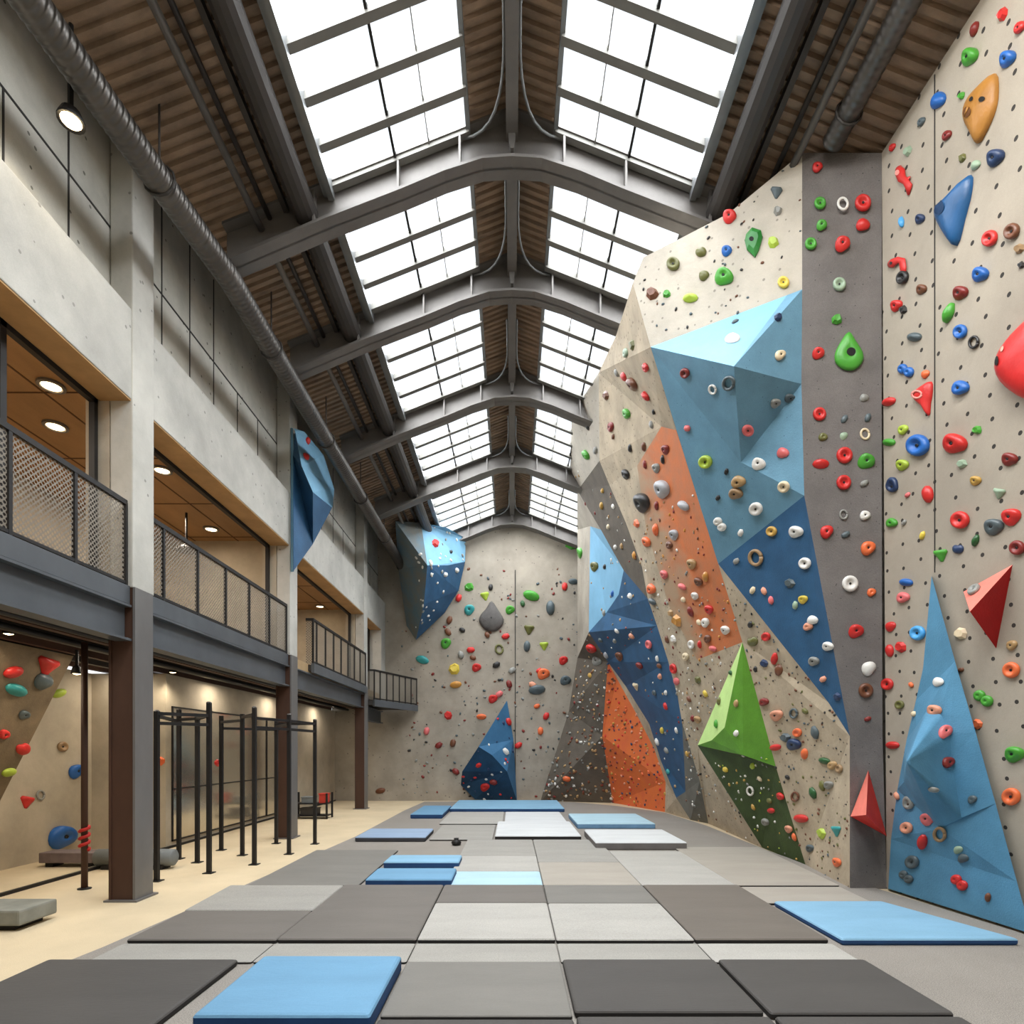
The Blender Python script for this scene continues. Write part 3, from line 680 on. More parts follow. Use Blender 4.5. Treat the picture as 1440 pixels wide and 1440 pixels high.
cw = thing('climbing_wall', (3, 10, 0), 'huge faceted overhanging climbing wall with grey, orange and blue panels', 'climbing wall')
def facet(name, keys, m_, words, label=None, uvfn=None):
    mb_ = MB(); mb_.tess([V[k][0] for k in keys], 0, [V[k][1] for k in keys])
    reg(mb_, words)
    o = mb_.build(name, m_, cw, uvfn=uvfn)
    if label: o['label'] = label
    return o
def orange_uv(v):
    x = HX + F * v.x / v.y; y = HY - F * (v.z - CZ) / v.y
    e = 951 + (y - 605) * 59 / 188 if y < 793 else 1010 + (y - 793) * 34 / 110
    return ((e - x) / 100, y / 100)
def orange_fade():
    nt = ORANGE.node_tree; N = nt.nodes; L_ = nt.links; b = N['Principled BSDF']
    src = b.inputs['Base Color'].links[0].from_socket
    tc = N.new('ShaderNodeTexCoord'); sp = N.new('ShaderNodeSeparateXYZ'); L_.new(tc.outputs['UV'], sp.inputs[0])
    nz = N.new('ShaderNodeTexNoise'); nz.inputs['Scale'].default_value = 3.5; nz.inputs['Detail'].default_value = 6; L_.new(tc.outputs['UV'], nz.inputs['Vector'])
    ad = N.new('ShaderNodeMath'); ad.operation = 'ADD'; L_.new(sp.outputs[0], ad.inputs[0]); L_.new(nz.outputs['Fac'], ad.inputs[1])
    mr = N.new('ShaderNodeMapRange'); mr.inputs[1].default_value = .85; mr.inputs[2].default_value = 1.25; L_.new(ad.outputs[0], mr.inputs[0])
    mx = N.new('ShaderNodeMix'); mx.data_type = 'RGBA'; L_.new(mr.outputs[0], mx.inputs[0]); L_.new(src, mx.inputs[6]); mx.inputs[7].default_value = (*lin((168, 140, 112)), 1)
    L_.new(mx.outputs[2], b.inputs['Base Color']); return ORANGE
facet('concrete_panel', ['A', 'A1', 'A2', 'A3', 'L', 'T', 'T2'], CONC, 'upper concrete face')
facet('blue_panel', ['B', 'M', 'N', 'NB'], BLUE_D, 'dark blue triangle', 'flat dark blue triangle')
facet('concrete_strip', ['B', 'NB', 'N', 'G0', 'G1', 'gR', 'gT'], CONC_T, 'lower concrete strip')
facet('orange_panel', ['O1', 'B', 'gT', 'O6', 'O5', 'O4', 'O3', 'O2'], orange_fade(), 'orange panel', 'tall slanted orange panel', orange_uv)
facet('tan_panel', ['A3', 'S1', 'S2', 'E', 'K1', 'K2', 'K3', 'K4', 'D1', 'D2', 'D3', 'D4', 'gL', 'gT', 'O6', 'O5', 'O4', 'O3', 'O2', 'O1', 'L'], CONC_T, 'tan concrete face')
facet('concrete_panel', ['S2', 'S3', 'S4', 'H1', 'E'], CONC, 'narrow pale face')
facet('dark_panel', ['E', 'H1', 'H2', 'H3', 'K4', 'K3', 'K2', 'K1'], DSTRIP, 'dark brown strip', 'dark brown diagonal strip')
facet('light_blue_panel', ['LB1', 'H2', 'H3', 'LP2', 'LP1', 'LB2'], BLUE_L, 'pale blue face', 'pale blue face')
facet('concrete_panel', ['S6', 'H1', 'H2', 'LB1', 'LB2', 'C2', 'Cb'], CONC_B, 'pale corner strip')
facet('blue_panel', ['LB2', 'LP1', 'LP2', 'H3', 'K4', 'D1', 'D2', 'D3', 'D4', 'D6', 'D7', 'D8', 'X1', 'X2', 'X3', 'X4'], BLUE_D, 'long dark blue panel', 'long dark blue panel narrowing downwards')
facet('tan_panel', ['X4', 'X3', 'X2', 'X1', 'D8', 'G5', 'G6', 'Z1', 'Z2', 'Z3', 'Z4'], CONC_T, 'thin tan strip')
facet('orange_panel', ['X4', 'Z4', 'Z3', 'Z2', 'Z1', 'G6', 'G7', 'Q1'], ORANGE_L, 'low orange panel', 'low orange panel near the floor')
facet('dark_panel', ['LB2', 'X4', 'Q1', 'G7', 'G8', 'C3', 'C2'], DSTRIP, 'dark speckled panel', 'dark panel dotted with small holds')
facet('grey_panel', ['D4', 'W', 'G4', 'G5', 'D8', 'D7', 'D6'], CONC_G, 'slate grey strip', 'slate grey strip at the foot')
facet('tan_panel', ['D4', 'gL', 'G2', 'G3', 'G4', 'W'], CONC_T, 'low tan face')
mb = MB()
for a, b in (('A', 'A1'), ('A1', 'A2'), ('A2', 'A3'), ('A3', 'S1')):
    va, vb = V[a][0], V[b][0]; q = Vector((.9, .7, -.02)); mb.poly([va, vb, vb + q, va + q])
mb.build('top_cap', CONC, cw)
# ground behind the volumes
V['bq'] = (at(1040, 640, 8.3), (1040, 640)); V['gq'] = (at(1050, 1050, 9.9), (1050, 1050))
mb = MB()
for a, b in (('L', 'T'), ('T', 'T2'), ('T2', 'R'), ('R', 'M'), ('M', 'B'), ('B', 'O1'), ('O1', 'L')): mb.poly([V[a][0], V[b][0], V['bq'][0]])
for a, b in (('gT', 'gR'), ('gR', 'G1'), ('G1', 'G2'), ('G2', 'gL'), ('gL', 'gT')): mb.poly([V[a][0], V[b][0], V['gq'][0]])
mb.build('backing_panel', CONC_T, cw)

# dark grey column
mb = MB(); Lk = ['A', 'T2', 'R', 'M', 'N', 'G0']; lf = [V[k][0] for k in Lk]
def onright(y):                      # right edge of the column
    a = (y - 215) / (1250 - 215); x = 1240 + (0 if y < 1000 else (y - 1000) / 250 * 7); return at(x, y, 5.75 + a * (6.56 - 5.75))
rg = [onright(V[k][1][1]) for k in Lk]
for i in range(5): mb.poly([lf[i], rg[i], rg[i + 1], lf[i + 1]])
reg(mb, 'dark grey column')
mb.poly([lf[0], rg[0], rg[0] + Vector((0, .6, -.3)), lf[0] + Vector((.3, .6, -.3))])
tag(mb.build('dark_column_wall', COLUMN, normals=False), 'tall dark grey climbing column between pale wall and blue volume', 'climbing wall', kind='thing')

# near right wall
def rw(a, b):                        # a: 0 far .. 1 near, b: 0 floor .. 1 roof
    bot0, bot1 = Vector((4.32, 6.56, 0)), Vector((5.25, -2.0, 0)); top0, top1 = onright(215), Vector((3.95, -2.0, 7.62))
    p0 = bot0.lerp(top0, b); p1 = bot1.lerp(top1, b)
    return p0.lerp(p1, a)
wr = node('wall_right', (4.4, 3, 0))
m = MB(); n1, n2 = 24, 12
for i in range(n1 + 1):
    for k in range(n2 + 1): m.v.append(rw(i / n1, k / n2))
for i in range(n1):
    for k in range(n2):
        q = i * (n2 + 1) + k; m.f.append((q, q + 1, q + n2 + 2, q + n2 + 1)); m.m.append(0)
reg(m, 'pale right wall'); m.build('wall_face', CONC_R, wr, uvfn=lambda v: (v.y, v.z))
MB().box(4.9, 5.3, Y0, YEND + .2, 0, 7.2).build('outer_wall', CONC_B, wr)

BV = BVHTree.FromPolygons([p for s in SURF for p in s[0]], [tuple(range(sum(len(q[0]) for q in SURF[:0]), 0)) for s in []] or
     (lambda acc: [acc.append(acc[-1] + len(s[0])) or tuple(range(acc[-2], acc[-1])) for s in SURF])([0]))
EYE = Vector((0, 0, CZ))
def cast(x, y):
    d = (at(x, y, 1.0) - EYE).normalized(); return BV.ray_cast(EYE, d)
def refresh():
    global BV
    acc = [0]; polys = []
    for s in SURF: acc.append(acc[-1] + len(s[0])); polys.append(tuple(range(acc[-2], acc[-1])))
    BV = BVHTree.FromPolygons([p for s in SURF for p in s[0]], polys)

pts = []
for y in range(105, 812, 35):
    h = cast(1315 + (y - 480) * .0, y)
    if h[0] is not None and SURF[h[2]][1] == 'pale right wall': pts.append(h[0] + h[1] * (.004 if h[1].x < 0 else -.004))
if len(pts) > 2: MB().tube(pts, .005, 6).build('panel_joint', mat('dark panel joint', (48, 46, 43)), wr)

# ------------------------------------------------------------------ volumes
def volume(name, loc, label, faces, words, cat='climbing volume', smooth=False, extra=()):
    """faces: list of (part name, material, [points (x,y,d)...])"""
    t = thing(name, loc, label, cat)
    for nm, m_, polys in faces:
        mb_ = MB()
        for p in polys:
            P3 = [at(*q) if not isinstance(q, str) else V[q][0] for q in p]; fl = [(q[0], q[1]) if not isinstance(q, str) else V[q][1] for q in p]
            mb_.tess(P3, 0, fl)
        reg(mb_, words)
        mb_.build(nm, m_, t, smooth=smooth, weld=True)
    return t
P = (1032, 515, 5.95); Q = (1042, 650, 6.75)
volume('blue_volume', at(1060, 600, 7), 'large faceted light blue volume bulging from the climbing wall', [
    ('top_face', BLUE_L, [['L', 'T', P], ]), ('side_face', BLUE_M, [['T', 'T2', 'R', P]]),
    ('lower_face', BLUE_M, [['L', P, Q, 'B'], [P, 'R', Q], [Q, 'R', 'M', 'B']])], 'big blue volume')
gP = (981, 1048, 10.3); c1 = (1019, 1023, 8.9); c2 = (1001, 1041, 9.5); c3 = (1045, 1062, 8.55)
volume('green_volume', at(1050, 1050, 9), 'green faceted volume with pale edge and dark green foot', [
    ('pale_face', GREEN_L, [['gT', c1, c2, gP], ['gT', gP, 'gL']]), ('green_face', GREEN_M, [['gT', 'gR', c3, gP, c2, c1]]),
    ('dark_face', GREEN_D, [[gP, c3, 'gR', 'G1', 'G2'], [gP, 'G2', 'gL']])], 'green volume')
# blue spike volume on the right wall
refresh()
def onw(x, y, lift=0.0):
    d = (at(x, y, 1) - EYE).normalized(); h = BV.ray_cast(EYE, d)
    return h[0]
ol = [(1310, 810), (1325, 865), (1343, 930), (1372, 1030), (1400, 1130), (1430, 1240), (1450, 1313), (1400, 1297), (1330, 1275), (1249, 1249.5), (1253, 1180), (1262, 1110), (1275, 1040), (1288, 985), (1298, 940)]
def lifted(x, y, k):
    p = onw(x, min(y, 1249 if x < 1255 else 2000)); return EYE + (p - EYE) * (1 - k)
ring0 = []
for x, y in ol:
    h = onw(x, y)
    if h is None or h.z < 0: h = at(x, y, 1280 / max(1, (y - HY)))
    ring0.append(h)
ring1 = [EYE + (p - EYE) * .985 for p in ring0]
midp = [(1288, 1022, .03), (1304, 998, .03), (1322, 1002, .03), (1336, 1030, .03), (1338, 1066, .03), (1352, 1150, .03), (1322, 1165, .03), (1290, 1132, .035), (1271, 1100, .04), (1271, 1062, .04)]
mids = [lifted(x, y, k) for x, y, k in midp]; apex = lifted(1275, 1071, .17)
t = thing('spike_volume', ring0[9], 'tall blue triangular volume with pointed spike on right wall', 'climbing volume')
mb = MB(); n = len(ring0)
for i in range(n):
    k = (i + 1) % n; mb.poly([ring0[i], ring0[k], ring1[k], ring1[i]])
cpt = [(p, q) for p, q in zip(ring1, ol)]
outer2 = [(p[0], p[1]) for p in ol]; inner2 = [(p[0], p[1]) for p in midp]
# strip between outline and the foot of the spike
tri = geometry.tessellate_polygon([[Vector((x, y, 0)) for x, y in outer2], [Vector((x, y, 0)) for x, y in inner2]])
allp = ring1 + mids; b = len(mb.v); mb.v += [p.copy() for p in allp]
for q in tri: mb.f.append(tuple(b + i for i in q)); mb.m.append(0)
reg(mb, 'blue spike volume'); mb.build('base_panel', BLUE_R, t, weld=True)
mb = MB(); N_ = len(mids); fine = []
for i in range(N_):
    p0, p1, p2, p3 = (mids[(i + k) % N_] for k in (-1, 0, 1, 2))
    for k in range(4):
        u = k / 4; fine.append(p1 if k == 0 else p1.lerp(p2, u))
axis = (apex - EYE).normalized(); levels = [0, .12, .28, .46, .64, .80, .92, 1.0]
for l in levels:
    for p in fine:
        bow = axis * (.30 * l * (1 - l)); mb.v.append(p.lerp(apex, l * .985) + bow)
n_ = len(fine)
for i in range(len(levels) - 1):
    for k in range(n_):
        k2 = (k + 1) % n_; mb.f.append((i*n_ + k, i*n_ + k2, (i+1)*n_ + k2, (i+1)*n_ + k)); mb.m.append(0)
mb.f.append(tuple((len(levels) - 1) * n_ + k for k in range(n_))); mb.m.append(0)
reg(mb, 'blue spike volume'); mb.build('spike', BLUE_R, t, smooth=True, weld=True)

def pyramid(name, label, outl, apx, lift, mats_, words, split=None):
    ps = [onw(*q) for q in outl]; a = onw(*apx); a = EYE + (a - EYE) * (1 - lift)
    t = thing(name, onw(*apx), label, 'climbing volume')
    for i in range(len(ps)):
        k = (i + 1) % len(ps); mb_ = MB(); mb_.poly([ps[i], ps[k], a]); reg(mb_, words); mb_.build('face', mats_[i % len(mats_)], t)
    return t
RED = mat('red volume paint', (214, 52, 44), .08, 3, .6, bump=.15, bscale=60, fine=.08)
RED_LIT = mat('lit red volume paint', (236, 128, 112), .06, 3, .6, bump=.15, bscale=60, fine=.06)  # same red for the lit faces, brightness put into the colour
RED_SHADE = mat('shaded red volume paint', (160, 18, 20), .08, 3, .6, bump=.15, bscale=60, fine=.06)  # same red for the dark face, shade put into the colour
pyramid('red_volume', 'red pyramid volume with pale top face on right wall', [(1355, 832), (1424, 794), (1401, 912)], (1364, 860), .07, [RED_LIT, RED_SHADE, RED], 'red pyramid')
pyramid('red_volume', 'red pointed volume low on the dark grey column', [(1221, 1083), (1247, 1176), (1196, 1148)], (1218, 1146), .07, [RED, RED, RED_LIT], 'low red volume')

# left volumes
vl = [(412, 602, 10.2), (428, 607, 10.5), (455, 640, 11.3), (470, 688, 12.3), (468, 712, 12.3), (440, 765, 11.2), (412, 804, 10.2)]
cr = [(415, 606, 10.18), (424, 655, 10.0), (440, 692, 10.3), (467, 714, 11.9)]
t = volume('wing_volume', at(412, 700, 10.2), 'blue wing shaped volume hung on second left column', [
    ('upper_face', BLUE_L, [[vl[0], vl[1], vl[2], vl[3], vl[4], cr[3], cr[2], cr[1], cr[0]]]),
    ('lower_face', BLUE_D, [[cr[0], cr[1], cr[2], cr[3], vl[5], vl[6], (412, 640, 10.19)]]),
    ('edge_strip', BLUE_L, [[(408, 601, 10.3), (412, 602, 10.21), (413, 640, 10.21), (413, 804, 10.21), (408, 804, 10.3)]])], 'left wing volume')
bvs = [('left_face', BLUE_S, [[(556, 733, 15.4), (592, 735, 16.1), (601, 795, 16.0), (596, 850, 16.6), (585, 900, 17.7), (572, 880, 17.95), (560, 800, 17.0)]]),  # left face in a greyer blue
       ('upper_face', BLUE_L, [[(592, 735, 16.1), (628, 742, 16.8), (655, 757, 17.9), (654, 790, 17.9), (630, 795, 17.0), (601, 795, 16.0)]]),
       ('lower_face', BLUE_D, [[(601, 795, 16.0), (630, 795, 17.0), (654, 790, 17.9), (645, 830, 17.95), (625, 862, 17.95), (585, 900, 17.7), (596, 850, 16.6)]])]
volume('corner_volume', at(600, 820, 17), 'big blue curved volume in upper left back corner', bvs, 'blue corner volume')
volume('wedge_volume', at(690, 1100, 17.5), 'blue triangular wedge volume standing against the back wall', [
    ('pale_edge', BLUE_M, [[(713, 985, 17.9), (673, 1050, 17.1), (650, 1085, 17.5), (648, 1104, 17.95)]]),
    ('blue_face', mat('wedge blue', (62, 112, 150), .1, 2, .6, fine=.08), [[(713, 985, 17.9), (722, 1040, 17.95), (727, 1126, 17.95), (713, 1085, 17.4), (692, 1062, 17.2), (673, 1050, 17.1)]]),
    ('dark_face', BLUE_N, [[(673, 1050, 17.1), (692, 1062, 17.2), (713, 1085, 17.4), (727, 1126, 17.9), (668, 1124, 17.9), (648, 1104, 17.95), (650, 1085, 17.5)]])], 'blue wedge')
refresh()

# ------------------------------------------------------------------ climbing holds
HC = dict(red=(206, 44, 40), maroon=(128, 40, 34), orange=(232, 112, 62), green=(72, 156, 50), darkgreen=(40, 88, 44), lime=(172, 196, 66), olive=(104, 104, 54), yellow=(218, 192, 72),
          blue=(36, 100, 178), lightblue=(78, 164, 224), navy=(38, 58, 94), slate=(82, 94, 98), grey=(142, 142, 136), white=(228, 225, 218), cream=(226, 208, 174), peach=(224, 154, 124),
          pink=(224, 112, 112), brown=(112, 68, 44), black=(38, 36, 35), tan=(178, 144, 98), gold=(194, 154, 74), teal=(52, 152, 152), sage=(150, 172, 146), silver=(172, 174, 178), bronze=(152, 122, 86), ochre=(204, 144, 64))
CW = dict(darkgreen='dark green', lightblue='light blue')
def hmat(c): return mat(c + ' hold resin', HC[c], .06, 4, .42, bump=.12, bscale=50, spec=.5)
R1 = [(1.0, 0), (1.02, .2), (.94, .45), (.74, .66), (.48, .74), (.28, .70), (.18, .56), (.0, .54)]
R2 = [(1.0, 0), (1.05, .22), (.98, .46), (.80, .60), (.60, .58), (.44, .40), (.34, .26), (.0, .24)]
R3 = [(1.0, 0), (1.0, .18), (.86, .40), (.62, .60), (.34, .72), (.12, .76), (.0, .77)]
def o_round(a): return 1
def o_lump(a): return 1 + .10 * math.sin(2 * a + .6) + .07 * math.sin(3 * a + 1.3)
def o_pinch(a): return 1 / math.sqrt((math.cos(a) / .66) ** 2 + (math.sin(a) / 1.12) ** 2)
def o_wide(a): return 1 / math.sqrt((math.cos(a) / 1.2) ** 2 + (math.sin(a) / .66) ** 2)
def o_leaf(a): return 1 / (abs(math.cos(a)) / .52 + abs(math.sin(a)) / 1.5) * (1 + .18 * abs(math.sin(2 * a)))
def o_drop(a):
    s = math.sin(a); return .86 + (.62 * max(0, s) ** 4) - .04 * s
def o_tri(a): return .72 / max(.5, math.cos(((a + math.pi / 2) % (2 * math.pi / 3)) - math.pi / 3)) 
def o_heart(a): return 1 - .3 * max(0, math.sin(a)) ** 8 + .12 * abs(math.cos(a)) - .1 * max(0, -math.sin(a))
SH = {'knob': (o_lump, R1, 0), 'donut': (o_round, R2, 0), 'jug': (o_lump, R1, .45), 'pinch': (o_pinch, R3, .15), 'wide': (o_wide, R3, .3), 'leaf': (o_leaf, R3, .0),
      'drop': (o_drop, R2, .25), 'wedge': (o_tri, R3, .5), 'heart': (o_heart, R3, .1), 'pebble': (o_lump, R3, .1)}
SW = {'knob': 'knob', 'donut': 'doughnut', 'jug': 'jug', 'pinch': 'upright oval', 'wide': 'wide bar', 'leaf': 'leaf-shaped', 'drop': 'teardrop', 'wedge': 'triangular', 'heart': 'heart-shaped', 'pebble': 'pebble',
      'ring': 'thin ring', 'pair': 'double', 'chip': 'chip'}
HM = {}
def hold_mesh(shape, colour):
    k = (shape, colour)
    if k in HM: return HM[k]
    mb_ = MB(); na = 18
    def dome(fn, prof, lip, c=(0, 0), sc=1.0):
        b_ = len(mb_.v)
        for r, z in prof[:-1]:
            for q in range(na):
                a = 2 * math.pi * q / na; R = fn(a) * r * sc; x, y = R * math.cos(a), R * math.sin(a)
                zz = z * sc * (1 + lip * (y / max(.3, fn(a)))) ; mb_.v.append(Vector((c[0] + x, c[1] + y + lip * .4 * z, zz)))
        e = len(mb_.v); mb_.v.append(Vector((c[0], c[1] + lip * .4 * prof[-1][1], prof[-1][1] * sc)))
        L_ = len(prof) - 1
        for i in range(L_ - 1):
            for q in range(na):
                q2 = (q + 1) % na; mb_.f.append((b_ + i*na + q, b_ + i*na + q2, b_ + (i+1)*na + q2, b_ + (i+1)*na + q)); mb_.m.append(0)
        for q in range(na): mb_.f.append((b_ + (L_-1)*na + q, b_ + (L_-1)*na + (q+1) % na, e)); mb_.m.append(0)
    sm = True
    if shape in SH: dome(*SH[shape])
    elif shape == 'pair': dome(o_round, R1, .1, (-.42, .34), .66); dome(o_round, R1, .1, (.42, -.34), .66)
    elif shape == 'ring':
        mb_.tube([(.82 * math.cos(a / 18 * 2 * math.pi), math.sin(a / 18 * 2 * math.pi), .22) for a in range(19)], .24, 8)
    elif shape == 'chip':
        rr = random.Random(hash(colour) % 97); sm = False
        ps = [(math.cos(a * math.pi / 3.5) * (.8 + .4 * rr.random()), math.sin(a * math.pi / 3.5) * (.8 + .4 * rr.random())) for a in range(7)]
        b_ = 0; mb_.v = [Vector((x, y, 0)) for x, y in ps] + [Vector((x * .62, y * .62 + .1, .5 + .25 * rr.random())) for x, y in ps]
        for q in range(7):
            q2 = (q + 1) % 7; mb_.f.append((q, q2, 7 + q2, 7 + q)); mb_.m.append(0)
        mb_.f.append(tuple(range(7, 14))); mb_.m.append(0)
    me = bpy.data.meshes.new(f'{colour}_{shape}_hold'); me.from_pydata([tuple(v) for v in mb_.v], [], mb_.f); me.materials.append(hmat(colour))
    if sm:
        for p_ in me.polygons: p_.use_smooth = True
    HM[k] = me; return me
bolt_me = None
def bolt_mesh():
    global bolt_me
    if bolt_me is None:
        m_ = MB().lathe([(.17, 0), (.17, .08), (.13, .11), (.10, .11), (.09, .05)], (0, 0, 0), 6)
        bolt_me = bpy.data.meshes.new('bolt'); bolt_me.from_pydata([tuple(v) for v in m_.v], [], m_.f); bolt_me.materials.append(BOLT)
    return bolt_me
HOLDS = []
def frame_at(x, y):
    h = cast(x, y)
    if h[0] is None: return None
    p, nrm, idx, _ = h
    if nrm.dot(EYE - p) < 0: nrm = -nrm
    up = Vector((0, 0, 1)); up = (up - nrm * up.dot(nrm)).normalized(); rt = up.cross(nrm)
    return p, nrm, up, rt, SURF[idx][1]
def bake(o, M):
    """keep rotation and place on the object; the stretch goes into the object's own copy of the mesh"""
    Rt = M.to_quaternion().to_matrix().to_4x4(); T = Matrix.Translation(M.translation)
    X = (T @ Rt).inverted() @ M
    o.data = o.data.copy(); o.data.transform(X); o.matrix_world = T @ Rt; o['_fit'] = [v for row in X for v in row]
def place(o, x, y, r, rot=0.0, grow=1.0, zs=.85, lim=1.7):
    f = frame_at(x, y)
    if f is None: return None
    p, nrm, up, rt, words = f
    s = r * p.y / F * grow
    Y_ = p.y
    J = np.array([[F * (t_.x / Y_ - p.x * t_.y / Y_ ** 2) for t_ in (rt, up)], [F * (t_.z / Y_ - (p.z - CZ) * t_.y / Y_ ** 2) for t_ in (rt, up)]])
    U_, sv, Vt = np.linalg.svd(np.linalg.inv(J)); sv[0] = min(sv[0], sv[1] * lim)
    K = U_ @ np.diag(sv) @ Vt * (F / Y_)
    M = Matrix((rt, up, nrm)).transposed().to_4x4() @ Matrix(((K[0][0], K[0][1], 0, 0), (K[1][0], K[1][1], 0, 0), (0, 0, zs, 0), (0, 0, 0, 1))) @ Matrix.Rotation(rot, 4, 'Z') @ Matrix.Scale(s, 4)
    M.translation = p + nrm * .003
    o['kind'] = 'thing'; bake(o, M)
    return words, p
def hold(x, y, r, c, shape='knob', rot=None):
    o = bpy.data.objects.new('climbing_hold', hold_mesh(shape, c)); COL.objects.link(o)
    if rot is None: rot = random.uniform(-.35, .35)
    res = place(o, x, y, r, rot)
    if res is None: bpy.data.objects.remove(o); print('MISS', x, y); return
    o['category'] = 'climbing hold'
    HOLDS.append([o, c, shape, res[0], x, y, r])
    if r >= 7 and shape in ('knob', 'donut', 'jug', 'drop'):
        b_ = bpy.data.objects.new('bolt', bolt_mesh().copy()); COL.objects.link(b_); b_.parent = o
        prof = SH[shape][1]; lip = SH[shape][2]; q_ = list(o['_fit'])
        b_.data.transform(Matrix([q_[i * 4:i * 4 + 4] for i in range(4)]) @ Matrix.Translation((0, lip * .4 * prof[-1][1], prof[-1][1] * (.85 if False else 1))))

